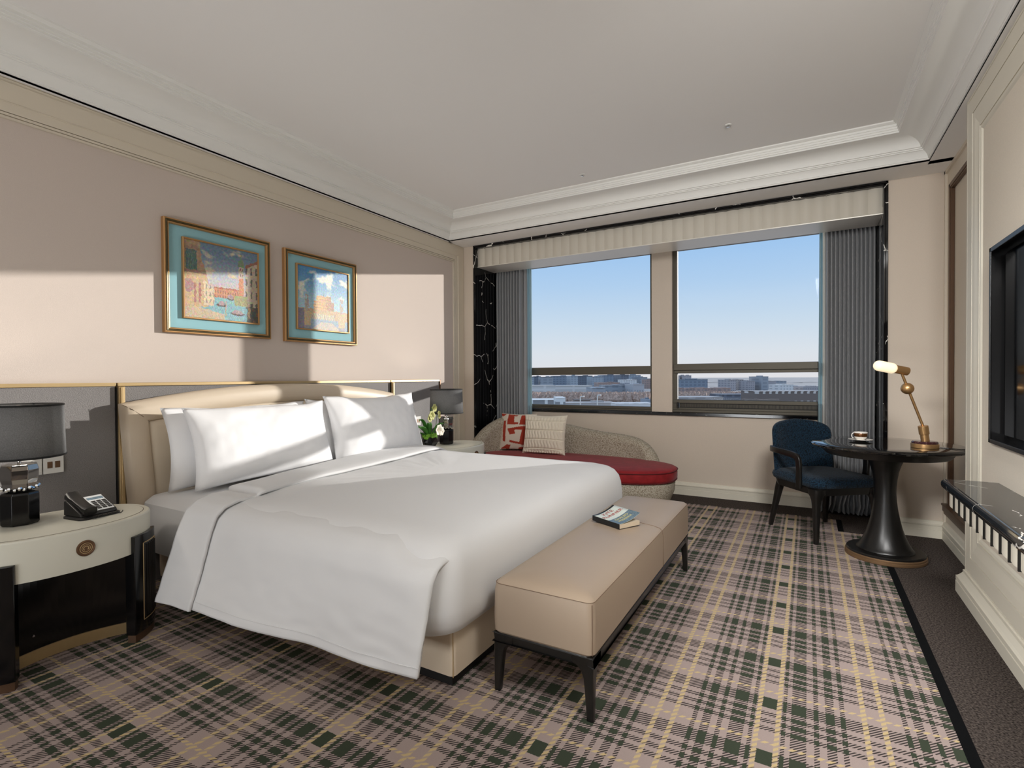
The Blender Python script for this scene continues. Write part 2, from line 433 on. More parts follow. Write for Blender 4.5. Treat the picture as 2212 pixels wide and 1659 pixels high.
# floor: plaid field, black band, dark brown margin
fl = MB()
def fq(pts): fl.add([(x, y, 0) for x, y in pts], [tuple(range(len(pts)))])
fl.mi = 0
fq([(-3.52, YB), (.445, YB), (.445, 4.83), (.21, 4.83), (.21, 5.215), (-3.2, 5.215), (-3.52, 5.215)])
fl.mi = 1
fq([(.445, YB), (.483, YB), (.483, 4.83), (.445, 4.83)])
fq([(.21, 4.83), (.25, 4.83), (.25, 5.215), (.21, 5.215)])
fq([(-3.52, 5.215), (.25, 5.215), (.25, 5.222), (-3.52, 5.222)])
fq([(.25, 4.83), (.483, 4.83), (.483, 4.837), (.25, 4.837)])
fl.mi = 2
fq([(.483, YB), (1.2, YB), (1.2, 4.837), (.483, 4.837)])
fq([(.25, 4.837), (1.2, 4.837), (1.2, 5.9), (.25, 5.9)])
fq([(-3.52, 5.222), (.25, 5.222), (.25, 5.9), (-3.52, 5.9)])
struct('floor', fl, [M['plaid'], M['blackstrip'], M['brown']], smooth=False)

# ceiling tray and dropped border
ce = MB()
ce.box(-3.7, 1.2, YB, 4.75, ZT, ZT + .12)
ce.box(-3.7, 1.2, 4.684, 5.95, ZC, ZT + .12)
ce.box(.7487, 1.2, YB, 4.75, ZC, ZT + .12)
ce.box(-3.7, -3.474, YB, 4.75, ZC, ZT + .12)
struct('ceiling', ce, M['ceiling'], smooth=False)
prof = [(0, 2.755), (0, 2.766), (.006, 2.767), (.006, 2.776), (.011, 2.777), (.013, 2.787), (.018, 2.802), (.027, 2.817), (.038, 2.827), (.044, 2.829), (.044, 2.836), (.052, 2.837), (.052, 2.846),
        (.060, 2.848), (.062, 2.856), (.066, 2.868), (.076, 2.884), (.092, 2.898), (.115, 2.909), (.15, 2.918), (.200, 2.924), (.200, 2.936), (.206, 2.937), (.206, 2.950), (.211, 2.951), (.211, 2.966),
        (.216, 2.967), (.216, 2.983), (.222, 2.984), (.236, 2.994), (.236, 3.004)]
cr = MB()
n = len(prof)
vs = []
for a, z in prof: vs += [(-3.474 + a, YB, z), (-3.474 + a, 4.684 - a, z), (.7487 - a, 4.684 - a, z), (.7487 - a, YB, z)]
cr.add(vs, [(4 * k + i, 4 * k + i + 1, 4 * k + 5 + i, 4 * k + 4 + i) for k in range(n - 1) for i in range(3)])
struct('trim_1', cr, M['crown'], smooth=20)

# bed wall with its cloth field and lacquer frame
struct('wall_left', MB().box(XL - .15, XL, YB, 5.95, -.1, ZT), M['wallcloth'], smooth=False)
fr = MB()
pr = [(0, .008), (.004, .008), (.004, .003), (.007, .003), (.007, .012), (.026, .012), (.026, .018), (.121, .018), (.124, .021), (.128, .014), (.174, .014), (.174, .004), (.178, .004), (.178, .013),
      (.190, .013), (.190, .004), (.194, .004), (.194, .011), (.204, .011), (.206, .006), (.206, 0)]
vs = []
for d, h in pr: vs += [(XL + h, YB, ZC - d), (XL + h, YW - d, ZC - d), (XL + h, YW - d, 0)]
fr.add(vs, [(3 * k + i, 3 * k + i + 1, 3 * k + 4 + i, 3 * k + 3 + i) for k in range(len(pr) - 1) for i in range(2)])
struct('trim_2', fr, M['wallcream'], smooth=False)

# window wall: piers, wall below the windows, lintel
w = MB()
w.box(-3.66, -3.34, YW, 5.86, -.1, ZC)
w.box(.5425, 1.2, YW, 5.86, -.1, ZC)
w.box(-3.34, .5425, YN, 5.86, -.1, .828)
w.box(-3.34, .5425, YN, 5.86, 2.62, ZC)
struct('wall_window', w, M['wallwindow'], smooth=False)
struct('wall_pier', MB().box(-1.459, -1.244, YN, 5.835, .858, 2.63), M['wallwindow'], bevel=.003, smooth=False)
struct('wall_back', MB().box(-3.66, 1.25, YB - .12, YB, -.1, ZT + .1), M['wallcloth'], smooth=False)
# black marble surround and linings
mb = MB()
mb.box(-3.3535, -3.338, 4.975, YN, 0, 2.752)
mb.box(-3.338, -3.330, 4.981, YN, 0, 2.742)
mb.box(.527, .5435, 4.975, YN, 0, 2.752)
mb.box(.514, .527, 4.981, YN, 0, 2.742)
mb.box(-3.3535, .5435, 4.975, 5.02, 2.738, 2.7535)
mb.box(-3.338, .527, 4.981, 5.40, 2.722, 2.738)
struct('trim_3', mb, M['marble'], bevel=.002, smooth=False)
struct('trim_4', MB().box(-3.33, .514, 5.556, 5.70, .826, .860), M['sillmarble'], bevel=.003, smooth=False)

# windows
def window(name, x0, x1, bars, rail, stile_l, stile_r):
    f = MB()
    y0, y1 = 5.625, 5.70
    f.box(x0, x0 + stile_l, y0, y1, .86, 2.62); f.box(x1 - stile_r, x1, y0, y1, .86, 2.62)
    f.box(x0, x1, y0, y1, 2.57, 2.62)
    for z0, z1, yy in bars: f.box(x0 + stile_l * .3, x1 - stile_r * .3, yy, y1, z0, z1)
    for z0, z1, yy in rail: f.box(x0, x1, yy, y1, z0, z1)
    o = struct(name, f, M['alu'], bevel=.003, smooth=False)
    g = build('glass_pane', MB().box(x0 + .01, x1 - .01, 5.662, 5.668, .87, 2.6), M['glass'], o, smooth=False)
    return o
w1 = window('window_1', -3.32, -1.459, [(1.262, 1.352, 5.60)], [(.86, .880, 5.60), (.880, .908, 5.615)], .05, .022)
w2 = window('window_2', -1.244, .51, [(1.300, 1.366, 5.60), (1.268, 1.300, 5.618)], [(.86, .885, 5.60), (.885, .908, 5.612), (.955, .990, 5.615)], .04, .05)
vg = MB().box(-1.18, .45, 5.625, 5.665, .908, .955)
build('vent_grille', vg, M['aludark'], w2, smooth=False)
vs_ = MB()
for k in range(150): vs_.box(-1.175 + k * .0108, -1.170 + k * .0108, 5.620, 5.626, .916, .948)
build('grille_louvres', vs_, M['alu'], w2, smooth=False)
build('window_latch', MB().box(-1.203, -1.183, 5.60, 5.63, .90, .965).box(-1.20, -1.187, 5.585, 5.602, .925, .945), M['aludark'], w2, bevel=.003)
build('gasket', MB().box(-1.2045, -1.2005, 5.624, 5.66, .99, 2.57).box(-1.2, .47, 5.624, 5.66, .990, .994).box(-1.2, .47, 5.624, 5.66, 1.364, 1.368), M['aludark'], w2, smooth=False)
build('gasket', MB().box(-1.4835, -1.4795, 5.624, 5.66, .9, 2.57), M['aludark'], w1, smooth=False)

# baseboards
bbp = [(0, 0), (.022, 0), (.022, .060), (.017, .061), (.017, .065), (.020, .066), (.020, .092), (.026, .096), (.026, .104), (.019, .108), (.012, .130), (0, .134)]
def baseboard(name, pts, nrm, pf=bbp, m='base'):
    b = MB(); vs = []
    k = len(pts)
    for h, z in pf:
        for (x, y), (nx, ny) in zip(pts, nrm): vs.append((x + nx * h, y + ny * h, z))
    b.add(vs, [(j * k + i, j * k + i + 1, (j + 1) * k + i + 1, (j + 1) * k + i) for j in range(len(pf) - 1) for i in range(k - 1)])
    return struct(name, b, M[m], smooth=False)
baseboard('baseboard_window', [(-3.33, YN), (.514, YN)], [(0, -1), (0, -1)])
baseboard('baseboard_right', [(.5435, YW), (XR, YW), (XR, YT)], [(0, -1), (-1, -1), (-1, 0)])
baseboard('baseboard_left', [(-3.3535, YW), (-3.48, YW)], [(0, -1), (0, -1)])

# right-hand wall: a recessed panel with a bronze frame, then the thick television wall
w = MB()
w.box(XR, 1.2, 4.915, 5.0, -.1, ZC); w.box(XR, 1.2, 3.7, 4.915, 2.632, ZC); w.box(XR, 1.2, 3.7, 4.915, -.1, .235)
w.box(.885, .90, 4.965, 4.99, .12, ZC); w.box(.885, .90, 3.7, 4.99, 2.73, ZC)
w.box(.927, 1.2, 3.7, 4.915, .235, 2.632)
struct('wall_right', w, M['tvcloth'], smooth=False)
t5 = MB()
t5.box(.897, .926, 4.885, 4.916, .26, 2.633); t5.box(.897, .926, 3.7, 4.916, 2.606, 2.634)
t5.box(.903, .927, 4.875, 4.886, .26, 2.61); t5.box(.903, .927, 3.7, 4.886, 2.596, 2.607)
t5.box(.868, .926, 3.7, 4.955, .262, .276); t5.box(.874, .90, 3.7, 4.950, .222, .262); t5.box(.882, .90, 3.7, 4.944, .200, .222)
struct('trim_5', t5, M['bronze'], bevel=.002, smooth=False)

w = MB(); px = .785; ty0, ty1, tz0, tz1 = 1.62, 3.329, .9096, 1.842
w.box(px, 1.25, ty1, YT, -.1, ZC); w.box(px, 1.25, YB, ty0, -.1, ZC)
w.box(px, 1.25, ty0, ty1, -.1, tz0); w.box(px, 1.25, ty0, ty1, tz1, ZC); w.box(.90, 1.25, ty0, ty1, tz0, tz1)
struct('wall_tv', w, M['tvcloth'], smooth=False)
f = MB()
pr = [(-.0005, .785), (-.0005, XT + .006), (.006, XT), (.018, XT), (.018, XT + .003), (.022, XT + .003), (.022, XT), (.108, XT), (.108, XT + .008), (.113, XT + .008), (.113, XT + .001), (.150, XT + .003), (.205, XT + .010),
      (.207, XT + .006), (.222, XT + .006), (.222, XT + .012), (.228, XT + .012), (.228, XT + .007), (.240, XT + .009), (.252, .7855)]
vs = []
for d, x in pr: vs += [(x, YB, ZC - d), (x, YT - d, ZC - d), (x, YT - d, .127 + d), (x, YB, .127 + d)]
f.add(vs, [(4 * k + i, 4 * k + i + 1, 4 * k + 5 + i, 4 * k + 4 + i) for k in range(len(pr) - 1) for i in range(3)])
struct('trim_6', f, M['base'], smooth=False)
struct('trim_7', MB().box(.7705, .95, YT - .004, YT + .001, .1, ZC), M['base'], smooth=False)
pf = [(0, 0), (.034, 0), (.034, .062), (.029, .063), (.029, .067), (.033, .068), (.033, .090), (.028, .0925), (.022, .098), (.012, .112), (.007, .120), (.007, .135), (0, .137)]
baseboard('baseboard_tv', [(.95, YT), (XT, YT), (XT, YB)], [(0, 1), (-1, 1), (-1, 0)], pf)

# padded grey wall panels behind the bed
def panel(y0, y1, label, strip=None, endcap=False):
    t = thing('padded_wall_panel', label, 'wall panel', (XL, (y0 + y1) / 2, 0), group='grey padded panels along the bed wall')
    build('panel_board', MB().box(XL, -3.476, y0, y1, .0, 1.196), M['greyleather'], t, bevel=.004)
    build('gold_cap', MB().box(XL, -3.468, y0 - (0.0 if y0 < 1 else .03), y1 + .0, 1.196, 1.216), M['gold'], t, bevel=.002)
    if strip:
        s = MB(); a, b = strip
        s.box(XL, -3.452, a, b, 0, 1.194); s.box(XL, -3.446, a + .008, b - .008, 0, 1.190)
        build('gold_strip', s, M['gold'], t, bevel=.002)
        build('strip_shadow_groove', MB().box(XL, -3.470, a - .008, a, 0, 1.19), M['plinth'], t, smooth=False)
    if endcap: build('end_trim', MB().box(XL, -3.465, y1, y1 + .014, 0, 1.214), M['bronzebadge'], t, bevel=.002)
    return t
panel(YB, 1.457, 'grey textured wall panel behind the near bedside lamp and telephone')
panel(1.497, 3.722, 'wide grey textured wall panel behind the cream headboard', strip=(1.465, 1.497))
panel(3.762, 4.486, 'short grey textured wall panel behind the far bedside lamp', strip=(3.730, 3.762), endcap=True)

# pelmet over the window
pl = thing('curtain_pelmet', 'long cream pelmet with scalloped cloth front above the window', 'pelmet', (-1.41, 5.2, 2.52))
x0, x1 = -3.329, .513
nfl = 40; wv = MB(); N = nfl * 10
def pelf(u, v):
    s = u * nfl; k = s - math.floor(s)
    yy = 5.024 + .012 * (1 - math.sin(PI * min(.999, k if u < 1 else 1)))
    return (x0 + u * (x1 - x0), yy, 2.519 + v * .2115)
wv.grid(pelf, N, 1)
build('scalloped_front', wv, M['pelmet'], pl, smooth=20)
build('pelmet_box', MB().box(x0, x1, 5.044, 5.40, 2.5195, 2.7215), M['pelmet'], pl, smooth=False)
build('underside_board', MB().box(x0, x1, 5.028, 5.402, 2.5115, 2.5193), M['pelmetunder'], pl, smooth=False)

# sprinklers in the ceiling
def sprinkler(x, y, label):
    t = thing('ceiling_sprinkler', label, 'sprinkler', (x, y, ZT), group='sprinkler heads in the ceiling')
    build('escutcheon', MB().lathe([(.022, ZT - .0001), (.022, ZT - .003), (.015, ZT - .006)], x, y, 24), M['crown'], t)
    build('sprinkler_head', MB().lathe([(.007, ZT - .005), (.007, ZT - .014), (.014, ZT - .015), (.014, ZT - .018), (.003, ZT - .02)], x, y, 20), M['chrome'], t)
sprinkler(-1.711, 4.25, 'small ceiling sprinkler, the left of two, nearer the bed wall')
sprinkler(-.489, 3.94, 'small ceiling sprinkler, the right of two, over the bench end')

# ---------------------------------------------------------------- curtains
def curtain_sheet(name, parent, m, xa, xb, yc, amp, folds, z0, z1, flare=0, seed=1, skew=0.0):
    rnd = random.Random(seed); ph = [rnd.uniform(-.25, .25) for _ in range(folds + 2)]
    g = MB(); nu = folds * 14
    def fn(u, v):
        z = z1 + (z0 - z1) * v
        s = u * folds; k = int(min(s, folds - 1)); t = s - k
        wob = 0.35 * math.sin(7 * v + k * 1.7) * (v ** 3) * .02
        a = amp * (1 - .25 * v * math.sin(k * 2.1)) * (0.55 + .45 * min(1, v * 8))
        x = xa + (xb - xa) * u + flare * max(0, (v - .82) / .18) ** 1.6 * (1 - u) + wob + skew * v * (1 - u)
        bend = .010 * math.sin(6.0 * (v - .9) * 14 + k) * max(0, (v - .88) / .12)
        return (x + bend, yc + a * (1 - 2 * abs(math.sin(PI * (s + ph[k] * .1 * v))) ** 1.15), z)
    g.grid(fn, nu, 36)
    return build(name, g, m, parent, smooth=True, solid=.002)
cl = thing('curtain', 'grey pleated curtain at the left end of the window beside black marble', 'curtain', (-3.1, 5.46, 0), group='curtains at the window')
curtain_sheet('pleated_drape', cl, M['curtain'], -3.325, -2.975, 5.455, .042, 9, .01, 2.74, seed=3)
curtain_sheet('lining', cl, M['curtain'], -2.978, -2.93, 5.49, .012, 1, .02, 2.74, seed=5, skew=-.02)
sl = curtain_sheet('sheer_curtain', None, M['sheer'], -2.945, -2.885, 5.52, .012, 2, .02, 2.74, seed=9)
tag(sl, 'narrow pale blue sheer curtain gathered beside the left grey drape', 'sheer curtain', 'sheer curtains at the window')
crr = thing('curtain', 'grey pleated curtain at the right of the window behind the desk', 'curtain', (.3, 5.46, 0), group='curtains at the window')
curtain_sheet('pleated_drape', crr, M['curtain'], .135, .512, 5.455, .042, 12, .012, 2.74, flare=-.06, seed=11)
curtain_sheet('lining', crr, M['lining'], .118, .14, 5.49, .01, 1, .02, 2.74, flare=-.05, seed=6)
sr = curtain_sheet('sheer_curtain', None, M['sheer'], .092, .128, 5.52, .010, 2, .02, 2.74, flare=-.05, seed=13, skew=-.012)
tag(sr, 'narrow pale blue sheer curtain beside the right grey drape behind the chair', 'sheer curtain', 'sheer curtains at the window')
# ================================================================ BED
bed = thing('bed', 'wide cream leather bed with arched headboard and white mattress', 'bed', (-2.3, 2.585, 0))
BY0, BY1 = 1.635, 3.535
def bedbase():
    b = MB(); ls = []
    for z, ins in ((.046, .012), (.052, .003), (.10, 0), (.225, 0), (.245, .004), (.253, .018)):
        ls.append([(x, y, z) for x, y in rrect(-3.40, -1.207 - ins, BY0 + ins, BY1 - ins, .022, 4)])
    return b.loops(ls)
build('bed_base', bedbase(), M['leather'], bed)
build('seam', MB().tube([(-1.2135, BY0 + .0065, .05), (-1.2135, BY0 + .0065, .24)], .002, 6), M['gold'], bed)
build('plinth', MB().box(-3.3, -1.235, 1.665, 3.5, 0, .05), M['plinth'], bed, smooth=False)
def softbox(x0, x1, y0, y1, zs, r, n=10, wob=0.0, seed=0, sub=1):
    ls = []
    for z, ins in zs:
        l = []
        for (x, y) in rrect(x0 + ins, x1 - ins, y0 + ins, y1 - ins, max(.01, r - ins * .3), n):
            l.append((x, y, z))
        ls.append(l)
    return ls
m_ = MB().loops(softbox(-3.368, -1.20, 1.50, 3.66, [(.247, .04), (.262, .012), (.32, .0), (.46, 0), (.53, .012), (.56, .04), (.574, .09), (.58, .2)], .10))
build('mattress', m_, M['linen'], bed)
# headboard: an arched padded frame round a padded field
def hb_out(k, ins=0):
    """outline of the headboard, going round; k in 0..1"""
def arch(y):
    t = (y - 2.57) / 1.115
    return 1.094 + .103 * (1 - t * t) if abs(t) <= 1 else 1.094
yo0, yo1 = 1.455, 3.685
def outline(ins):
    pts = []
    a, b = yo0 + ins, yo1 - ins
    drop = ins * .98
    n = 30
    for k in range(6):                       # left edge going up, leaning outward
        t = k / 6; pts.append((a + .055 * (1 - t), .30 + (arch(yo0) - drop - .30) * t))
    for k in range(n + 1):
        y = a + (b - a) * k / n; pts.append((y, arch(y if ins < .05 else y) - drop))
    for k in range(5, -1, -1):
        t = k / 6; pts.append((b - .055 * (1 - t), .30 + (arch(yo1) - drop - .30) * t))
    return pts
hl = []
for ins, x in ((0, -3.444), (0, -3.410), (.008, -3.390), (.022, -3.375), (.05, -3.366), (.09, -3.366), (.115, -3.370), (.128, -3.380), (.132, -3.400)):
    hl.append([(x, y, z) for y, z in outline(ins)])
h = MB().loops(hl, cap0=False, cap1=False, closed=False)
hb = build('headboard', h, M['leather'], bed)
fp = MB().loops([[(x, y, z) for y, z in outline(ins)] for ins, x in ((.130, -3.405), (.134, -3.392), (.150, -3.380), (.19, -3.370), (.24, -3.367))], cap0=False, cap1=True, closed=False)
build('inner_panel', fp, M['leatherin'], hb, smooth=True)
pts = [(-3.388, y, z) for y, z in outline(.129)]
build('piping', MB().tube(pts, .004, 6), M['leather'], hb)
for s in (0, 1):
    mit = MB()
    o0, o1 = outline(0), outline(.128)
    i = 6 if s == 0 else 36
    a, b = o0[i], o1[i]
    mit.tube([(-3.390, a[0], a[1] - .004), (-3.368, a[0] + (b[0] - a[0]) * .3, a[1] + (b[1] - a[1]) * .3), (-3.365, a[0] + (b[0] - a[0]) * .7, a[1] + (b[1] - a[1]) * .7), (-3.379, b[0], b[1])], .0015, 6)
    build('mitre_seam', mit, M['seam'], hb)
build('back_board', MB().loops([[(x, y, z) for y, z in outline(.004)] for x in (-3.4445, -3.42)], closed=False), M['plinth'], hb)

# duvet: soft body tucked at the foot, loose flap down the near side, folded head edge
def nz(x, y, z, s): return noise.noise(Vector((x * s, y * s, z * s)))
dv = thing('duvet', 'white duvet spread over the bed, its near side hanging to the floor', 'duvet', (-1.95, 2.57, .58))
DX0, DX1, DY0, DY1 = -2.80, -1.125, 1.475, 3.64
rings = [(.252, .050), (.262, .034), (.30, .012), (.36, .0), (.44, .004), (.50, .010), (.545, .022), (.58, .045), (.602, .075), (.618, .12), (.627, .18), (.633, .26), (.638, .40), (.642, .6), (.645, .8)]
ls = []
for z, ins in rings:
    l = []
    r = max(.02, .14 - ins * .15)
    base = rrect(DX0 + min(ins, .02) + max(0, ins - .12) * .9, DX1 - ins, DY0 + ins, DY1 - ins, r, 12)
    # resample each side so the rings carry enough points
    out = []
    for i in range(len(base)):
        a, b = Vector(base[i]), Vector(base[(i + 1) % len(base)])
        m = max(1, 1)
        L = (b - a).length
        k = 40 if i % 13 == 12 else 1
        for q in range(k): out.append(a.lerp(b, q / k))
    for p in out:
        w_ = nz(p.x, p.y, z, 5) * .006 + nz(p.x * 1.0, p.y * 2.2, z, 9) * .003
        l.append((p.x, p.y + (w_ if z < .58 else 0), z + (w_ if z > .57 else 0)))
    ls.append(l)
d = MB().loops(ls, cap0=True, cap1=True)
body = build('duvet_body', d, M['linen'], dv, smooth=True)
# near flap
def sm_(a, b, x):
    t = max(0, min(1, (x - a) / (b - a))); return t * t * (3 - 2 * t)
def zring(i_):
    for (za, ia), (zb_, ib) in zip(rings[3:-1], rings[4:]):
        if i_ <= ib: return za + (zb_ - za) * max(0, (i_ - ia)) / (ib - ia)
    return .645
def hem_y(x): t = (x + 2.75) / 1.55; return 1.315 + .092 * t
def flap(u, v, x0=-2.72, x1=-1.172, off=0.0, hz=.172):
    x = x0 + (x1 - x0) * u
    prof_ = [(0, 1.70, .606), (.08, 1.59, .604), (.15, 1.515, .586), (.22, 1.468, .552), (.32, 1.440, .49), (.5, None, .372), (.75, None, .265), (1, None, hz)]
    for k in range(len(prof_) - 1):
        if prof_[k][0] <= v <= prof_[k + 1][0] + 1e-9: break
    t = (v - prof_[k][0]) / (prof_[k + 1][0] - prof_[k][0])
    hy = hem_y(x)
    def gy(pp): return pp[1] if pp[1] is not None else 1.440 + (hy - 1.440) * ((.49 - pp[2]) / (.49 - hz))
    y = gy(prof_[k]) * (1 - t) + gy(prof_[k + 1]) * t; z = prof_[k][2] * (1 - t) + prof_[k + 1][2] * t
    # the flap's foot edge leans back as it drops
    lean = .022 * max(0, (v - .25) / .75)
    x -= lean * max(0, (u - .55) / .45)
    a = max(0, v - .15) / .85
    fi = DX1 - x
    if z > .40: z = min(z, zring(fi) - .006 * (1 - sm_(.1, .5, v)))
    z -= .036 * (1 - sm_(.14, .34, v)) * sm_(.82, .97, u)
    cx_ = max(0.0, x - (DX1 - .14))
    y += (.14 - math.sqrt(max(0.0, .0196 - min(cx_, .135) ** 2))) * (1 - sm_(.3, 1.0, v))
    rip = .020 * a * math.sin(x * 8.5 + .8 * v) * (.5 + .5 * nz(x, 0, 0, 2)) + .014 * a * nz(x, v * .6, 3, 3.2) + .004 * nz(x, v, 5, 9)
    return (x, y - rip - off - .012 * a, z + off * (1 - a) * .9 + .003 * nz(x, v, 1, 6))
fg = MB().grid(lambda u, v: flap(u, v), 110, 44)
build('side_drop', fg, M['linen'], dv, smooth=True, solid=.016)
hg = MB().tube([Vector(flap(k / 60, .90)) + Vector((0, -.0095, 0)) for k in range(61)], .0016, 6)
build('hem_stitching', hg, M['linen'], dv)
# folded band across the head end
def band(u, v):
    vv = v * 1.9                                  # 0..1 across the near drop, 1..1.9 over the top to the far side
    if vv <= 1:
        f = 1 - vv
        x0 = -2.735 + .03 * f; x1 = -2.45 - .03 * (1 - f)
        x = x0 + (x1 - x0) * u
        p = flap((x + 2.72) / 1.535, f, off=.020)
        return (x + (-.11 if False else 0), p[1], p[2])
    t = (vv - 1) / .9
    y = 1.66 + (3.60 - 1.66) * t
    x0 = -2.735 - .24 * min(1, t * 1.6); x1 = -2.455 - .23 * t - .02 * math.sin(t * 9)
    z = .654 + .012 * math.sin(PI * t) + .005 * nz(x0, y, 0, 5)
    if t > .9: z -= .05 * ((t - .9) / .1) ** 2
    e = abs(2 * u - 1)
    return (x0 + (x1 - x0) * u, y, z - .016 * e ** 6)
bg = MB().grid(band, 24, 130)
build('folded_edge', bg, M['linen'], dv, smooth=True, solid=.014)

# pillows
def pillow(label, cy, bx, bz, W, Hh, T, tilt, yaw=90, seed=0, droop=0.0):
    g = MB(); nu, nv = 40, 30
    def surf(sgn):
        def fn(u, v):
            a, b = 2 * u - 1, 2 * v - 1
            px = W / 2 * a * (1 - .055 * (1 - a * a) * 0 - .07 * (1 - b * b) * (abs(a) ** 3))
            pz = Hh / 2 * b * (1 - .085 * (1 - a * a) * (abs(b) ** 3))
            th = T / 2 * max(0, (1 - abs(a) ** 3.2)) ** .55 * max(0, (1 - abs(b) ** 3.0)) ** .55
            th *= 1 - .25 * b
            wr = .012 * nz(a * 1.3 + seed, b * 1.1, seed, 2.2) * (1 - a * a) + .006 * nz(a * 4 + seed, b * 1.5, seed, 2.6)
            edge = (1 - a ** 8) * (1 - b ** 8)
            z = Hh / 2 + pz - droop * (a * a) * (1 if b > 0 else 0) + .012 * nz(a * 2 + seed, 1, 2, 1.5) * (b > .0) * b
            return (px, sgn * (th + wr * edge), z)
        return fn
    g.grid(surf(-1), nu, nv); g.grid(surf(1), nu, nv)
    o = build('pillow', g, M['pillow'], None, smooth=True)
    o.location = (bx, cy, bz); o.rotation_euler = (math.radians(-tilt), 0, math.radians(yaw))
    return tag(o, label, 'pillow', 'white pillows against the headboard')
pillow('white pillow standing behind the near front pillow, against the headboard', 2.07, -3.17, .588, .98, .49, .13, 9, seed=3)
pillow('white pillow standing behind the far front pillow, against the headboard', 3.06, -3.17, .588, .98, .50, .13, 9, seed=11)
pillow('large white pillow leaning in front on the near half of the bed', 2.135, -3.0, .597, 1.0, .49, .19, 15, seed=7)
pillow('large white pillow leaning in front on the far half of the bed', 3.14, -3.0, .597, 1.0, .52, .19, 15, seed=17)

# ================================================================ BENCH AND BOOK
bn = thing('bench', 'long taupe leather bench on black wooden legs at the bed foot', 'bench', (-.869, 2.566, 0))
bx0, bx1, by0, by1 = -1.08, -.658, 1.722, 3.41
ls = []
for z, ins in ((.232, .006), (.240, 0), (.30, -.002), (.40, 0), (.424, .004), (.436, .016), (.445, .05), (.452, .12), (.4545, .165)):
    ls.append([(x, y, z) for x, y in rrect(bx0 + ins, bx1 - ins, by0 + ins, by1 - ins, .03, 5)])
seat = build('seat', MB().loops(ls), M['benchleather'], bn)
st = MB()
yy = 2.735
st.tube([(bx1 + .0012, yy, .236), (bx1 + .0025, yy, .30), (bx1, yy, .40), (bx1 - .004, yy, .425), (bx1 - .016, yy, .4375), (bx1 - .05, yy, .4455), (bx1 - .12, yy, .4524), (-.87, yy, .4553), (bx0 + .12, yy, .4524), (bx0 + .02, yy, .437)], .0016, 6)
st.tube([(x, y, .4255) for x, y in rrect(bx0 + .004, bx1 - .004, by0 + .004, by1 - .004, .03, 5) + [rrect(bx0 + .004, bx1 - .004, by0 + .004, by1 - .004, .03, 5)[0]]], .0013, 6)
st.tube([(bx1 - .008, by0 + .008, .238), (bx1 - .007, by0 + .007, .30), (bx1 - .008, by0 + .008, .42)], .0016, 6)
build('stitching', st, M['seam'], seat)
f = MB()
f.box(bx0 + .004, bx1 - .004, by0 + .004, by0 + .034, .196, .2325); f.box(bx0 + .004, bx1 - .004, by1 - .034, by1 - .004, .196, .2325)
f.box(bx0 + .004, bx0 + .034, by0 + .004, by1 - .004, .196, .2325); f.box(bx1 - .034, bx1 - .004, by0 + .004, by1 - .004, .196, .2325)
build('bench_frame', f, M['blackwood'], bn, bevel=.006, seg=3)
for sx, sy in ((0, 0), (1, 0), (0, 1), (1, 1)):
    cx = bx0 + .004 if sx == 0 else bx1 - .004; cy_ = by0 + .004 if sy == 0 else by1 - .004
    dx = 1 if sx == 0 else -1; dy = 1 if sy == 0 else -1
    ls = []
    for z, a in ((0, .026), (.10, .033), (.15, .038), (.175, .047), (.19, .062), (.2, .085), (.226, .09)):
        xa, xb = sorted((cx, cx + dx * a)); ya, yb = sorted((cy_, cy_ + dy * a))
        ls.append([(x, y, z) for x, y in rrect(xa, xb, ya, yb, .006, 3)])
    build('leg', MB().loops(ls), M['blackwood'], bn)
# book, cover lifting a little
bk = thing('book', 'paperback book with red title lying on the taupe bench', 'book', (-.868, 2.64, .4555), 0)
A = Vector((-1.0135, 2.645)); Bq = Vector((-.832, 2.549))   # spine from A to B
bk.rotation_euler = (0, 0, math.atan2((Bq - A).y, (Bq - A).x))
Lb, Wb, tb = .205, .148, .027
bk.location = (A.x, A.y, .4562)
def bkb(x0, x1, y0, y1, z0, z1): return MB().box(x0, x1, y0, y1, z0, z1)
build('pages', bkb(.003, Lb - .001, .003, Wb - .003, .0015, tb - .003), M['paper'], bk, local=True, smooth=False)
build('back_cover', bkb(0, Lb, 0, Wb, 0, .0013), M['bookblack'], bk, local=True, smooth=False)
build('spine', bkb(0, Lb, -.0015, .0025, 0, tb), M['bookblack'], bk, local=True, bevel=.001)
def cover(u, v): return (Lb * u, Wb * v, tb - .001 + .038 * (v ** 2))
cv = MB(); cv.grid(cover, 12, 8)
fc = build('front_cover', cv, M['bookwhite'], bk, local=True, smooth=True, solid=.0014)
ft = MB().grid(lambda u, v: (Lb * (.60 + .40 * u), Wb * v, cover(.60 + .40 * u, v)[2] + .0011), 8, 8)
build('cover_picture', ft, M['bookblue'], fc, local=True, smooth=True)
hd = MB().grid(lambda u, v: (Lb * (.0 + .07 * u), Wb * v, cover(.07 * u, v)[2] + .0011), 2, 8)
build('cover_head_band', hd, M['bookblack'], fc, local=True, smooth=True)
def title(s, lx, size, m):
    t = text_obj('title', s, size, m, fc, (0, 0, 0))
    for vv in t.data.vertices:
        a, b2, c_ = vv.co
        x = Lb * lx - b2; y = Wb * .5 + a
        vv.co = (x, y, cover(x / Lb, min(1, max(0, y / Wb)))[2] + .0014 + c_)
title('KITE', .19, .036, M['bookred']); title('RUNNER', .38, .034, M['bookred'])
title('KHALED', .70, .024, M['bookyellow']); title('HOSSEINI', .83, .022, M['bookyellow'])
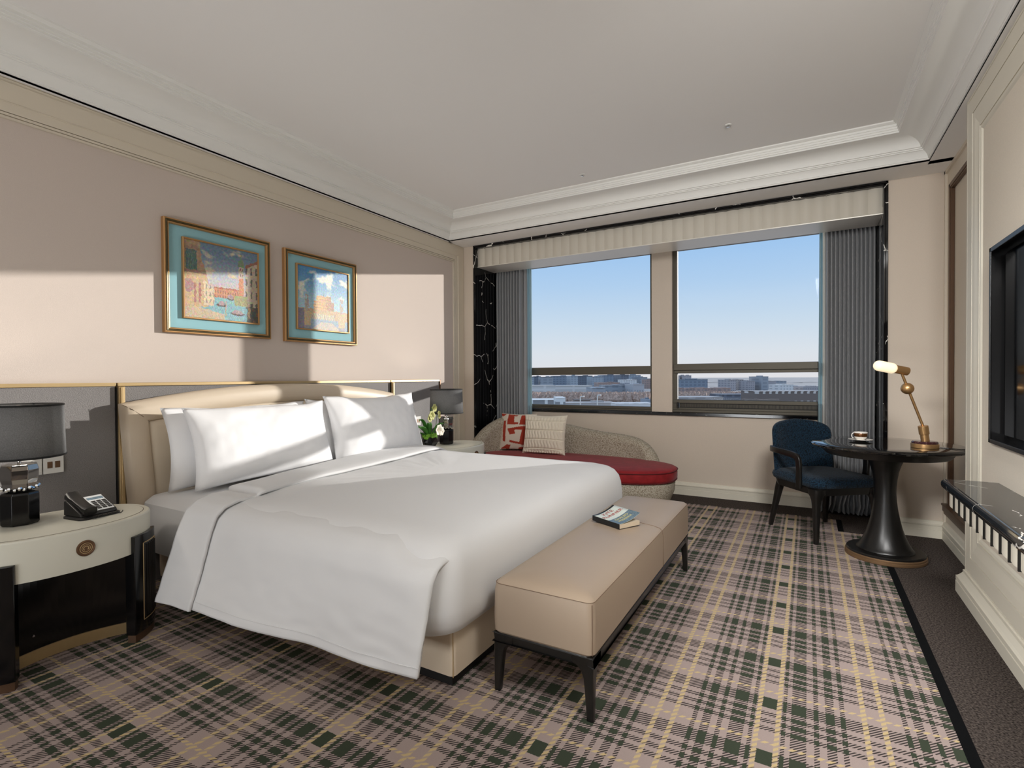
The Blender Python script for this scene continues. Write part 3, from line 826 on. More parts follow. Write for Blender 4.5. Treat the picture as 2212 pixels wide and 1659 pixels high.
# ================================================================ BEDSIDE TABLES, LAMPS
def ell(cx, cy, a, b, n=72, e=2.15): return superellipse(cx, cy, a, b, e, n)
def nightstand(cx, cy, label):
    t = thing('bedside_table', label, 'bedside table', (cx, cy, 0), group='bedside tables')
    A_, B_ = .262, .366
    def ring(z, ins): return [(x, y, z) for x, y in ell(cx, cy, A_ - ins, B_ - ins)]
    build('drawer_body', MB().loops([ring(.418, .012), ring(.418, .0), ring(.58, 0), ring(.585, .002), ring(.588, .006), ring(.588, .026)]), M['whitelac'], t)
    build('top_inlay', MB().loops([ring(.586, .028), ring(.5892, .028), ring(.5895, .030)]), M['whitelac'], t)
    build('inlay_groove', MB().loops([ring(.5882, .0255), ring(.5886, .0255), ring(.5886, .0285), ring(.5882, .0285)], cap0=False, cap1=False), M['bronze'], t)
    # dark recessed body: front scooped inward
    def scoop(z):
        pts = []
        for k in range(25):
            y = cy - .30 + .60 * k / 24; q = (y - cy) / .30
            pts.append((cx + .02 + .10 * q * q - .0, y, z))
        pts += [(cx - .2, cy + .30, z), (cx - .2, cy - .30, z)]
        return pts
    build('recessed_body', MB().loops([scoop(.03), scoop(.418)]), M['blacklac'], t, smooth=False)
    def strip(z, o):
        return [(x + o, y, z) for x, y, _ in scoop(0)[:25]]
    g = MB(); f0, f1 = strip(0.0, .006), strip(.052, .006); b0, b1 = strip(.0, -.01), strip(.052, -.01)
    g.loops([f0, f1, b1, b0], cap0=False, cap1=False, closed=False)
    build('gold_foot_strip', g, M['gold'], t, smooth=False)
    lk = build('lock', MB().lathe([(.006, 0), (.006, .004), (.004, .006)], 0, 0, 16), M['chrome'], t, local=True)
    lk.location = (.0255, -.09, .115); lk.rotation_euler = (0, PI / 2, 0)
    # curved legs, each with a gold-lined fluted field
    for s in (-1, 1):
        def arc(o, th): 
            return (cx + (A_ + o) * math.copysign(abs(math.cos(th)) ** (2 / 2.15), math.cos(th)), cy + s * (B_ + o) * math.copysign(abs(math.sin(th)) ** (2 / 2.15), math.sin(th)))
        t0, t1 = .56, 1.22
        L = MB(); nseg = 14
        out = [arc(.016, t0 + (t1 - t0) * k / nseg) for k in range(nseg + 1)]; inn = [arc(-.028, t0 + (t1 - t0) * k / nseg) for k in range(nseg + 1)]
        poly = out + inn[::-1]
        lg = build('leg', L.prism(poly, .035, .498), M['blacklac'], t, bevel=.003, smooth=30)
        poly2 = [arc(.012, t0 + .01 + (t1 - t0 - .02) * k / nseg) for k in range(nseg + 1)] + [arc(-.022, t0 + .01 + (t1 - t0 - .02) * k / nseg) for k in range(nseg + 1)][::-1]
        build('bronze_foot', MB().prism(poly2, 0, .036), M['bronze'], lg, smooth=False)
        a0, a1 = t0 + .155, t1 - .10
        path = [arc(.0168, a0 + (a1 - a0) * k / 12) + (.088,) for k in range(13)] + [arc(.0168, a1) + (.455,)] + [arc(.0168, a1 + (a0 - a1) * k / 12) + (.455,) for k in range(1, 13)] + [arc(.0168, a0) + (.088,)]
        build('gold_line', MB().tube(path, .0022, 6), M['gold'], lg)
        fl_ = MB()
        for k in range(7):
            th = a0 + (a1 - a0) * (k + .5) / 7; p = arc(.0162, th); fl_.tube([p + (.10,), p + (.443,)], .0055, 8)
        build('fluting', fl_, M['blackwood'], lg)
    # round badge on the drawer front
    bx = cx + A_
    bd = MB().lathe([(.034, 0), (.034, .004), (.029, .006), (.027, .0045), (.0, .0045)], 0, 0, 36, True, False)
    b = build('badge', bd, M['bronzebadge'], t, local=True); b.location = (A_ - .001, .015, .508); b.rotation_euler = (0, PI / 2, 0)
    rg = MB()
    rg.tube([(.022 * math.cos(2 * PI * k / 24), .022 * math.sin(2 * PI * k / 24), .005) for k in range(25)], .0012, 6)
    rg.tube([(.015 * math.cos(2 * PI * k / 24), .015 * math.sin(2 * PI * k / 24), .005) for k in range(25)], .001, 6)
    rg.tube([(.009 * math.cos(.7 + 4.9 * k / 14), .009 * math.sin(.7 + 4.9 * k / 14), .005) for k in range(15)], .0016, 6)
    build('badge_relief', rg, M['gold'], b, local=True)
    return t
ns = nightstand(-2.965, 1.0, 'oval white and black bedside table that holds the telephone, left of the bed')
nsx, nsy = -2.985, 4.06
dup(ns, (nsx, nsy, 0), 'oval white and black bedside table holding the orchid, beyond the bed')

def lamp(cx, cy, z0, label):
    t = thing('table_lamp', label, 'lamp', (cx, cy, z0), group='bedside lamps')
    def oc(r, z, ph=.12): return [(cx + r * math.cos(2 * PI * k / 8 + ph), cy + r * math.sin(2 * PI * k / 8 + ph), z0 + z) for k in range(8)]
    build('base', MB().loops([oc(.062, 0), oc(.070, .010), oc(.070, .135), oc(.066, .145), oc(.04, .149)]), M['blacklac'], t, smooth=False, bevel=.003)
    build('crystal_block', MB().loops([oc(.045, .149), oc(.064, .166), oc(.062, .185), oc(.068, .205), oc(.070, .245), oc(.064, .268), oc(.04, .274)]), M['crystal'], t, smooth=False, bevel=.002)
    build('crystal_beads', beads(cx, cy, z0 + .160), M['chrome'], t)
    build('pole', MB().tube([(cx, cy, z0 + .25), (cx, cy, z0 + .50)], .007, 12), M['chrome'], t)
    R_, zb, zt = .160, .300, .535
    sh = build('shade', MB().lathe([(R_, z0 + zb), (R_ - .006, z0 + zt)], cx, cy, 72, False, False), M['shade'], t, solid=.003)
    build('binding', MB().tube([(cx + (R_ + .001) * math.cos(2 * PI * k / 72), cy + (R_ + .001) * math.sin(2 * PI * k / 72), z0 + zb + .003) for k in range(73)], .0045, 8), M['blackfab'], sh)
    build('binding', MB().tube([(cx + (R_ - .005) * math.cos(2 * PI * k / 72), cy + (R_ - .005) * math.sin(2 * PI * k / 72), z0 + zt - .003) for k in range(73)], .0045, 8), M['blackfab'], sh)
    sp = MB()
    for k in range(3):
        a = 2 * PI * k / 3 + .4; sp.tube([(cx, cy, z0 + zt - .02), (cx + (R_ - .01) * math.cos(a), cy + (R_ - .01) * math.sin(a), z0 + zt - .012)], .003, 6)
    build('shade_spider', sp, M['chrome'], t)
    build('finial', MB().sphere((cx, cy, z0 + zt - .012), .011), M['chrome'], t)
    return t
def beads(cx, cy, z):
    g = MB()
    for k in range(22):
        a = 2 * PI * k / 22; g.sphere((cx + (.054 + .008 * (k % 2)) * math.cos(a), cy + (.054 + .008 * (k % 2)) * math.sin(a), z + .006 * (k % 2)), .0095, 6, 4)
    return g
NZ = .5896
lamp1 = lamp(-3.07, .912, NZ, 'charcoal drum lamp beside the telephone on the near bedside table')
lamp2 = dup(lamp1, (-3.06, 4.06, NZ), 'charcoal drum lamp beside the orchid pot on the far bedside table')

# telephone
ph = thing('telephone', 'black hotel telephone with silver keypad on the near bedside table', 'telephone', (-2.955, 1.135, NZ))
ph.scale = (.84, .84, .84)
ph.rotation_euler = (0, 0, math.radians(98))
b = MB()
b.loops([[(x, y, 0) for x, y in rrect(-.105, .105, -.095, .085, .03, 5)], [(x, y, .010) for x, y in rrect(-.105, .105, -.095, .085, .03, 5)], [(x, y, .014) for x, y in rrect(-.098, .098, -.088, .078, .026, 5)]])
build('base', b, M['blackplastic'], ph, local=True)
def wedge(u0, u1, lift=.0):
    m_ = MB()
    prof_ = [(-.072, .014), (-.066, .030 + lift), (.070, .098 + lift), (.082, .092 + lift), (.085, .014)]
    m_.loops([[(x, y, z) for y, z in prof_] for x in (u0, u1)])
    return m_
build('sloped_body', wedge(-.092, .092), M['blackplastic'], ph, local=True, bevel=.004, smooth=30)
hs = MB()
ls = []
for k in range(11):
    s = k / 10; y = -.082 + .175 * s; z = .030 + .072 * s + .012
    wd = .030 if .2 < s < .8 else .033; th = .012 + .012 * (abs(2 * s - 1) ** 3)
    ls.append([(-.050 + wd * math.copysign(abs(math.cos(2 * PI * q / 14)) ** .6, math.cos(2 * PI * q / 14)), y - .35 * th * math.sin(2 * PI * q / 14), z + th * math.copysign(abs(math.sin(2 * PI * q / 14)) ** .6, math.sin(2 * PI * q / 14))) for q in range(14)])
build('handset', hs.loops(ls), M['blackplastic'], ph, local=True)
def slope(x, y, o=.0): return (x, y, .030 + (y + .066) / .136 * .068 + o)
kp = MB()
kp.quad(slope(-.006, -.060, .0012), slope(.084, -.060, .0012), slope(.084, .066, .0012), slope(-.006, .066, .0012))
plate = build('keypad', kp, M['keypad'], ph, local=True, smooth=False, solid=.001)
ky = MB()
for r in range(5):
    for c in range(3):
        x = .006 + c * .027; y = -.050 + r * .0145
        ky.loops([[slope(x, y, h), slope(x + .019, y, h), slope(x + .019, y + .009, h), slope(x, y + .009, h)] for h in (.0015, .005)])
build('buttons', ky, M['blackplastic'], plate, local=True, smooth=False)
sc2 = MB(); sc2.loops([[slope(.0, .032, h), slope(.080, .032, h), slope(.080, .050, h), slope(.0, .050, h)] for h in (.0015, .003)])
build('display_strip', sc2, M['bookblue'], plate, local=True, smooth=False)
cd = MB(); pts = []
for k in range(90):
    t = k / 89; a = t * 40
    pts.append((-.06 + .16 * t + .006 * math.cos(a), -.112 + .012 * math.sin(3 * t) + .0, .010 + .006 * math.sin(a)))
build('coiled_cord', cd.tube(pts, .0022, 6), M['blackplastic'], ph, local=True)

# switch and socket plates on the grey panels
def plate_(y, z, w, h, label, kind):
    t = thing('switch_plate', label, 'switch plate', (-3.4755, y, z), group='white switch and socket plates')
    p = build('plate', MB().box(-3.4755, -3.467, y - w / 2, y + w / 2, z - h / 2, z + h / 2), M['whiteplate'], t, bevel=.002)
    if kind == 'socket':
        for s in (-.016, .016):
            build('insert', MB().box(-3.468, -3.465, y + s - .011, y + s + .011, z - .017, z + .017), M['bronzebadge'], t, bevel=.001)
    else:
        for s in (-.022, .022):
            build('rocker', MB().box(-3.468, -3.463, y + s - .018, y + s + .018, z - .032, z + .032), M['whiteplate'], t, bevel=.002)
plate_(1.168, .786, .086, .092, 'white socket plate on the grey panel just right of the near lamp', 'socket')
plate_(1.078, .786, .086, .092, 'white rocker switch plate partly behind the near lamp', 'switch')
plate_(4.03, .795, .086, .092, 'white rocker switch plate nearest the far pillow', 'switch')
plate_(4.12, .795, .086, .092, 'white socket plate half hidden by the orchid', 'socket')

# orchid in a faceted black pot
ox, oy = -3.05, 3.785
pot = thing('orchid_pot', 'faceted black pot with moss on the far bedside table', 'flower pot', (ox, oy, NZ))
def oc(r, z, n_=6, ph_=.2): return [(ox + r * math.cos(2 * PI * k / n_ + ph_), oy + r * math.sin(2 * PI * k / n_ + ph_), NZ + z) for k in range(n_)]
build('pot', MB().loops([oc(.050, 0), oc(.078, .05, 6, .5), oc(.070, .098), oc(.062, .098), oc(.062, .08)]), M['blacklac'], pot, smooth=False)
g = MB(); rnd = random.Random(5)
for k in range(60):
    a, r = rnd.uniform(0, 2 * PI), .062 * math.sqrt(rnd.random()); g.sphere((ox + r * math.cos(a), oy + r * math.sin(a), NZ + .092 + rnd.uniform(0, .03)), rnd.uniform(.010, .02), 7, 5)
build('moss', g, M['moss'], pot)
plant = thing('orchid', 'green and cream orchid growing in the faceted black pot', 'flower', (ox, oy, NZ + .1))
def leaf(a, L, up, wd):
    def fn(u, v):
        r = .02 + L * u; z = NZ + .10 + up * math.sin(u * 1.9) ; w_ = wd * math.sin(PI * min(1, .1 + u * .9)) * (2 * v - 1)
        return (ox + r * math.cos(a) - w_ * math.sin(a), oy + r * math.sin(a) + w_ * math.cos(a), z + abs(2 * v - 1) * .012)
    return MB().grid(fn, 10, 4)
for a, L, up, wd in ((-1.35, .20, .10, .026), (-1.9, .21, .05, .026), (-.9, .15, .13, .024), (-2.5, .16, .11, .024), (1.2, .11, .09, .02), (.2, .12, .12, .022), (-1.55, .13, .16, .022), (2.4, .12, .1, .02)):
    build('leaf', leaf(a, L, up, wd), M['leaf'], plant, solid=.0015)
stems = [[(ox, oy, NZ + .09), (ox + .01, oy - .005, NZ + .20), (ox + .015, oy + .0, NZ + .31), (ox + .01, oy + .02, NZ + .37)], [(ox, oy + .01, NZ + .09), (ox + .02, oy + .07, NZ + .2), (ox + .02, oy + .09, NZ + .30)], [(ox + .02, oy, NZ + .09), (ox + .05, oy + .02, NZ + .13), (ox + .06, oy + .03, NZ + .16)]]
for s in stems: build('stem', MB().tube(s, .004, 6), M['leaf'], plant)
def bloom(c, r, m, seed):
    rn = random.Random(seed); g = MB(); c = Vector(c)
    for k in range(6):
        a = 2 * PI * k / 6 + rn.uniform(-.2, .2)
        dirv = Vector((.55, math.cos(a), math.sin(a))).normalized(); side = dirv.cross(Vector((1, 0, 0))).normalized()
        def fn(u, v, dirv=dirv, side=side): return c + dirv * (r * u) + side * (r * .48 * math.sin(PI * min(1, .12 + .86 * u)) * (2 * v - 1)) + Vector((.012 * math.sin(3 * u), 0, 0))
        g.grid(fn, 6, 3)
    build('bloom', g, m, plant, solid=.001)
for c, r, m, s in (((ox + .02, oy - .02, NZ + .30), .055, 'petalg', 1), ((ox + .02, oy + .02, NZ + .365), .046, 'petalg', 2), ((ox + .02, oy - .045, NZ + .275), .045, 'petalg', 3), ((ox + .03, oy + .085, NZ + .315), .028, 'petalg', 4), ((ox + .03, oy + .09, NZ + .28), .024, 'petalg', 5), ((ox + .075, oy + .01, NZ + .165), .064, 'petal', 6), ((ox + .065, oy + .06, NZ + .15), .052, 'petal', 7)):
    bloom(c, r, M[m], s)

# ================================================================ PICTURES
def sm(a, b, x):
    t = max(0, min(1, (x - a) / (b - a))); return t * t * (3 - 2 * t)
def mix3(a, b, t): return tuple(p + (q - p) * t for p, q in zip(a, b))
def fb(u, v, s, o=0): return .5 + .5 * (noise.noise(Vector((u * s, v * s, o))) * .6 + noise.noise(Vector((u * s * 2.1, v * s * 2.1, o + 5))) * .3 + noise.noise(Vector((u * s * 4.3, v * s * 4.3, o + 9))) * .15)
def canal(u, v):
    sky = mix3((196, 196, 204), (96, 124, 148), sm(.45, .95, v)); cl_ = fb(u, v * 1.4, 5, 1)
    c = mix3(sky, (222, 200, 168), sm(.56, .72, cl_) * sm(.5, .62, v))
    c = mix3(c, (206, 176, 160), sm(.55, .42, v) * .6)
    def win(uu, vv, s, t, f=.45): return (uu / s) % 1 < f and (vv / t) % 1 < .6
    if v < .36:                                    # canal water
        c = mix3((92, 150, 160), (150, 200, 206), fb(u * 1, v * 5, 8, 3)); c = mix3(c, (196, 180, 150), sm(.66, .8, fb(u * 2, v * 6, 6, 8)) * .6)
    if .30 < v < .44 and .38 < u < .74:
        c = (206, 138, 96) if not win(u, v, .035, .06) else (150, 92, 66)
        if v > .42: c = (176, 92, 62)
    if .72 < u < .79 and .3 < v < .78:             # bell tower
        c = (214, 132, 88) if v < .6 else (206, 184, 160)
        if win(u, v, .035, .07, .4) and v > .6: c = (120, 96, 84)
    if v >= .76:
        hw = .035 * (1 - sm(.80, .93, v)) + .003
        if abs(u - .755) < hw and v < .96: c = (112, 138, 104) if v < .93 else (74, 84, 70)
    if u > .82 and .2 < v < .90 - (1 - u) * .55:   # right-hand houses
        c = mix3((206, 190, 162), (178, 160, 138), fb(u, v, 9, 2))
        if win(u - .82, v, .075, .17, .3): c = (92, 84, 80)
        if v > .86 - (1 - u) * .55: c = (150, 92, 70)
    if .66 < u < .84 and .22 < v < .36: c = mix3((130, 150, 90), (190, 160, 110), fb(u, v, 18, 4))
    ul = .30 - .10 * sm(.45, .9, v)
    if u < ul and v > .12 + u * .12:               # left-hand palace
        c = mix3((222, 190, 140), (190, 150, 110), fb(u, v, 10, 6))
        if v > .62: c = mix3((214, 178, 130), (120, 92, 78), fb(u, v, 12, 7))
        if .62 < v < .88 and .02 < u < .16: c = (62, 92, 88) if (u / .02) % 1 < .6 else (92, 118, 108)
        if .58 < v < .62 or abs(v - .90) < .015: c = (150, 116, 96)
        if v < .50 and ((u - .06) / .055) ** 2 + ((v - .42) / .1) ** 2 < 1: c = (172, 124, 120)
        for q in (.13, .19, .25):
            if abs(u - q) < .014 and .2 < v < .46: c = (168, 108, 96)
    if .24 < u < .38 and .18 < v < .52 - (u - .24) * .9: c = (226, 202, 164) if not win(u, v, .045, .1, .3) else (150, 130, 116)
    for bu, bv, w_ in ((.60, .30, .05), (.47, .20, .07), (.70, .10, .10)):   # boats
        if ((u - bu) / w_) ** 2 + ((v - bv) / .022) ** 2 < 1: c = (72, 52, 50)
        if ((u - bu) / (w_ * .7)) ** 2 + ((v - bv - .025) / .03) ** 2 < 1: c = mix3((220, 170, 170), (120, 110, 120), fb(u, v, 40, 3))
    if v < .14 and u < .52: c = mix3((222, 196, 150), (180, 160, 140), fb(u, v * 3, 9, 5)) if v < .12 - (u - .3) * .2 else c
    if u > .84 and v < .22: c = mix3((70, 74, 66), (150, 100, 70), sm(.5, .7, fb(u, v, 12, 2)))
    for q in (.535, .86, .875):
        if abs(u - q) < .006 and v < .26 and v > .06: c = (190, 150, 110)
    n_ = fb(u, v, 60, 11) - .5
    return tuple(max(0, min(255, x * (1 + .30 * n_) )) for x in c)
def fort(u, v):
    sky = mix3((172, 208, 222), (64, 132, 188), sm(.35, 1.0, v)); cl_ = fb(u, v * 1.3, 4.2, 21)
    c = mix3(sky, (232, 230, 214), sm(.50, .66, cl_) * sm(.36, .5, v))
    if v < .62 and ((u - .5) / .20) ** 2 < 1 and v > .28:
        top = .47 if abs(u - .5) > .15 else .56
        if v < top: c = mix3((226, 178, 116), (176, 132, 112), sm(.44, .70, u)); c = mix3(c, (150, 108, 86), .6 if (v % .045) < .008 else 0)
    if abs(u - .5) < .006 and .55 < v < .62: c = (110, 110, 110)
    if v < .33: c = mix3((222, 186, 132), (190, 158, 128), fb(u, v, 10, 23))
    if .14 < v < .26 and .25 < u < .72: c = (226, 212, 170) if (u / .03) % 1 < .6 else (160, 150, 150)
    if v < .17: c = mix3((120, 148, 176), (172, 190, 200), fb(u, v * 3, 10, 25)); 
    if v < .13 and abs(u - .55) < .10 + (.13 - v) * 1.6: c = mix3((220, 204, 176), (180, 170, 168), fb(u, v, 14, 27))
    for q in (.17, .86):
        if abs(u - q) < .07 and v < .30: c = (206, 180, 138) if v > .06 else (150, 150, 160)
        if abs(u - q) < .035 and .30 < v < .55: c = mix3((210, 196, 170), (150, 130, 130), fb(u, v, 30, 29)) if fb(u, v, 16, 31) > .42 else c
    if u < .12 and v < .32: c = mix3((150, 120, 120), (110, 120, 150), fb(u, v, 12, 33))
    n_ = fb(u, v, 55, 41) - .5
    return tuple(max(0, min(255, x * (1 + .26 * n_))) for x in c)
def picture(name, y0, y1, z0, z1, iy0, iy1, iz0, iz1, paint, label):
    t = thing('framed_picture', label, 'picture', (XL, (y0 + y1) / 2, (z0 + z1) / 2), group='framed paintings on the bed wall')
    def mould(y0, y1, z0, z1, pr_):
        vs = []
        for d, x in pr_: vs += [(x, y0 + d, z0 + d), (x, y1 - d, z0 + d), (x, y1 - d, z1 - d), (x, y0 + d, z1 - d)]
        g = MB(); k = len(pr_)
        g.add(vs, [(4 * a + i, 4 * a + (i + 1) % 4, 4 * a + 4 + (i + 1) % 4, 4 * a + 4 + i) for a in range(k - 1) for i in range(4)])
        return g
    x = XL
    fr_ = build('frame', mould(y0, y1, z0, z1, [(0, x), (0, x + .030), (.004, x + .034), (.009, x + .034)]), M['framegold'], t, smooth=False)
    build('olive_band', mould(y0, y1, z0, z1, [(.009, x + .0335), (.012, x + .038), (.019, x + .036), (.022, x + .031)]), M['frameolive'], fr_, smooth=False)
    build('gilt_lip', mould(y0, y1, z0, z1, [(.022, x + .031), (.024, x + .034), (.029, x + .033), (.033, x + .026), (.034, x + .012)]), M['framegold'], fr_, smooth=False)
    build('mat_board', MB().box(x + .004, x + .014, y0 + .03, y1 - .03, z0 + .03, z1 - .03), M['blue'], t, smooth=False)
    fi = build('inner_frame', mould(iy0, iy1, iz0, iz1, [(0, x + .014), (0, x + .032), (.003, x + .035), (.008, x + .035), (.011, x + .029), (.012, x + .020)]), M['framegold'], t, smooth=False)
    nu, nv = 190, 180
    g = MB(); a, b, c_, d_ = iy0 + .011, iy1 - .011, iz0 + .011, iz1 - .011
    g.grid(lambda u, v: (x + .026, a + (b - a) * u, c_ + (d_ - c_) * v), nu, nv)
    cv_ = build('canvas', g, M['paint'], t, smooth=False)
    ca = cv_.data.color_attributes.new('paint', 'FLOAT_COLOR', 'POINT'); w_ = origin(t)
    for i, vv in enumerate(cv_.data.vertices):
        u = (vv.co.y + w_.y - a) / (b - a); v = (vv.co.z + w_.z - c_) / (d_ - c_)
        u += .016 * noise.noise(Vector((u * 22, v * 22, 3))); v += .016 * noise.noise(Vector((u * 22, v * 22, 8)))
        q = paint(max(0, min(1, u)), max(0, min(1, v))); q = tuple(c_ * .82 + 26 + 26 * noise.noise(Vector((u * 34, v * 34, 15 + k_ * 6))) for k_, c_ in enumerate(q)); ca.data[i].color = (lin(q[0]), lin(q[1]), lin(q[2]), 1)
picture('p1', 1.727, 2.462, 1.530, 2.250, 1.838, 2.370, 1.628, 2.150, canal, 'larger gilt picture of a canal between houses in a turquoise mat')
picture('p2', 2.583, 3.310, 1.524, 2.240, 2.688, 3.222, 1.624, 2.143, fort, 'gilt picture of a round fort under white clouds in a turquoise mat')
# ================================================================ DAYBED
sf = thing('daybed', 'curved oatmeal boucle daybed with red velvet seat under the window', 'sofa', (-2.2, 4.9, 0))
def so(ins, z): return [(x, y, z) for x, y in superellipse(-2.115, 4.84, 1.07 - ins, .46 - ins, 2.6, 90)]
build('base', MB().loops([so(.16, .0), so(.15, .035), so(.10, .05), so(.055, .10), so(.025, .18), so(.018, .27), so(.03, .282)]), M['boucle'], sf, smooth=True)
seat = build('seat_cushion', MB().loops([so(.03, .281), so(.008, .288), so(0, .305), so(.0, .352), so(.004, .382), so(.022, .394), so(.06, .401), so(.16, .407), so(.34, .410)]), M['velvet'], sf, smooth=True)
pth = so(-.001, .376); build('piping', MB().tube(pth + [pth[0]], .0045, 8, cap=False), M['pipingred'], seat, smooth=True)
pth = so(.004, .288); build('piping', MB().tube(pth + [pth[0]], .0045, 8, cap=False), M['pipingred'], seat, smooth=True)
bp = [(-3.20, 4.60, .36), (-3.225, 4.72, .46), (-3.225, 4.88, .585), (-3.20, 5.04, .69), (-3.12, 5.19, .765), (-2.98, 5.29, .795), (-2.80, 5.325, .785), (-2.55, 5.335, .745), (-2.25, 5.335, .695), (-1.95, 5.33, .650), (-1.70, 5.32, .628), (-1.55, 5.295, .605), (-1.44, 5.25, .560), (-1.36, 5.19, .48), (-1.325, 5.14, .38)]
# smooth resample
def catmull(pts, n):
    out = []; P = [Vector(p) for p in pts]
    for i in range(len(P) - 1):
        p0, p1, p2, p3 = P[max(i - 1, 0)], P[i], P[i + 1], P[min(i + 2, len(P) - 1)]
        for k in range(n):
            t = k / n
            out.append(.5 * ((2 * p1) + (p2 - p0) * t + (2 * p0 - 5 * p1 + 4 * p2 - p3) * t * t + (3 * p1 - p0 - 3 * p2 + p3) * t ** 3))
    out.append(P[-1]); return out
bps = catmull(bp, 5); ls = []
for i, p in enumerate(bps):
    t = (bps[min(i + 1, len(bps) - 1)] - bps[max(i - 1, 0)]); t.z = 0; t.normalize(); nrm = Vector((-t.y, t.x, 0))
    th = .075 * min(1, .55 + .45 * min(i, len(bps) - 1 - i) / 4); h = p.z; r = min(.075, (h - .06) * .45); l = []
    prof_ = [(-1, .10), (-1, .10 + (h - .10 - r) * .5), (-1, h - r)] + [(-math.cos(PI * k / 10), h - r + r * math.sin(PI * k / 10)) for k in range(1, 10)] + [(1, h - r), (1, .10 + (h - .10 - r) * .5), (1, .10)]
    for s_, z in prof_: l.append(Vector((p.x, p.y, 0)) + nrm * (s_ * th) + Vector((0, 0, z)))
    ls.append(l)
build('back', MB().loops(ls), M['boucle'], sf, smooth=True)

def inpoly(x, y, P):
    c = False; j = len(P) - 1
    for i in range(len(P)):
        if (P[i][1] > y) != (P[j][1] > y) and x < (P[j][0] - P[i][0]) * (y - P[i][1]) / (P[j][1] - P[i][1]) + P[i][0]: c = not c
        j = i
    return c
def cushion(label, loc, rot, W, Hh, T, m, nu=48, fn_extra=None, paint=None, ear=.06):
    g = MB()
    def surf(s):
        def fn(u, v):
            a, b = 2 * u - 1, 2 * v - 1
            px = W / 2 * a * (1 - ear * (1 - b * b)); pz = Hh / 2 * b * (1 - ear * (1 - a * a))
            th = T / 2 * max(0, 1 - abs(a) ** 2.6) ** .6 * max(0, 1 - abs(b) ** 2.6) ** .6
            e = fn_extra(u, v) * min(1, (1 - a * a) * 6) * min(1, (1 - b * b) * 6) if fn_extra else 0
            return (px, s * (th + e), Hh / 2 + pz)
        return fn
    g.grid(surf(-1), nu, nu); g.grid(surf(1), nu, nu)
    o = build('scatter_cushion', g, m, None, smooth=True)
    o.location = loc; o.rotation_euler = rot
    if paint:
        ca = o.data.color_attributes.new('paint', 'FLOAT_COLOR', 'POINT')
        for i, vv in enumerate(o.data.vertices):
            q = paint(.5 + vv.co.x / W, 1 - vv.co.z / Hh); ca.data[i].color = (lin(q[0]), lin(q[1]), lin(q[2]), 1)
    return tag(o, label, 'cushion', 'scatter cushions on the daybed')
RED, OAT = (168, 58, 38), (224, 212, 196)
def redpat(u, v):
    polys = [[(.22, .04), (.50, .07), (.50, .09), (.40, .10), (.42, .26), (.54, .27), (.54, .32), (.22, .33)], [(.60, .07), (.80, .06), (.92, .33), (.57, .33)],
             [(.24, .44), (.66, .365), (.92, .365), (.73, .86), (.32, .80), (.32, .74), (.60, .79), (.66, .46), (.44, .47), (.48, .57), (.32, .60)],
             [(.08, .22), (.18, .22), (.20, .78), (.12, .78)], [(.0, .02), (.16, .03), (.08, .10), (.0, .08)], [(.24, .86), (.36, .86), (.30, .97), (.05, .97)], [(.58, .92), (.95, .90), (.98, .97), (.55, .98)], [(.94, .22), (1, .2), (1, .75), (.97, .70)]]
    return RED if any(inpoly(u, v, P) for P in polys) else OAT
cushm = vcol_mat('patterned_wool', .95)
cushion('scatter cushion with brick red geometric shapes on oat, at the daybed left end', (-2.885, 5.14, .402), (math.radians(-14), 0, math.radians(10)), .43, .43, .13, cushm, 90, paint=redpat)
def knit(u, v):
    row = [.0, .12, .36, .60, .84, .97, 1.0]
    d = min(abs(v - r) for r in row)
    rib = abs(math.sin(PI * (u * 13 + (.18 * math.sin(v * 26)))))
    return .011 * rib * min(1, d / .02) - .008 * (1 - min(1, d / .016))
kc = cushion('cream chunky knit scatter cushion in front of the patterned one', (-2.47, 4.985, .405), (math.radians(-12), 0, math.radians(4)), .50, .43, .14, M['knit'], 110, fn_extra=knit, ear=.07)

bb_ = MB()
for k in range(15): bb_.sphere((-.205 + .0293 * k, -.022, .028), .0165, 8, 6)
build('bobble_trim', bb_, M['knit'], kc, local=True, smooth=True)

# ================================================================ DESK
TX, TY, TZ = .4584, 4.315, .772
dk = thing('round_desk', 'round black pedestal table with polished top beside the armchair', 'table', (TX, TY, 0))
build('brass_ring', MB().lathe([(.228, 0), (.2315, .004), (.2315, .018), (.228, .021), (.2295, .023), (.2295, .032), (.226, .036)], TX, TY, 72), M['bronzering'], dk)
build('base_disc', MB().lathe([(.224, .034), (.224, .046), (.219, .051), (.15, .052)], TX, TY, 72), M['blackwood'], dk)
ped = [(.166, .051), (.166, .056), (.156, .066), (.144, .085), (.128, .115), (.112, .155), (.097, .205), (.084, .26), (.073, .32), (.0655, .38), (.0625, .435), (.0635, .48), (.068, .53), (.076, .58), (.088, .625), (.103, .66), (.122, .69), (.14, .705)]
build('pedestal', MB().lathe(ped, TX, TY, 72), M['tableleg'], dk, smooth=True)
build('apron', MB().lathe([(.10, .694), (.345, .694), (.352, .700), (.386, .744)], TX, TY, 96), M['blackwood'], dk)
build('top', MB().lathe([(.36, .742), (.425, .742), (.439, .747), (.444, .754), (.443, .762), (.436, .766), (.434, .7695), (.428, .7715), (.3, .772)], TX, TY, 128), M['blackglass'], dk)

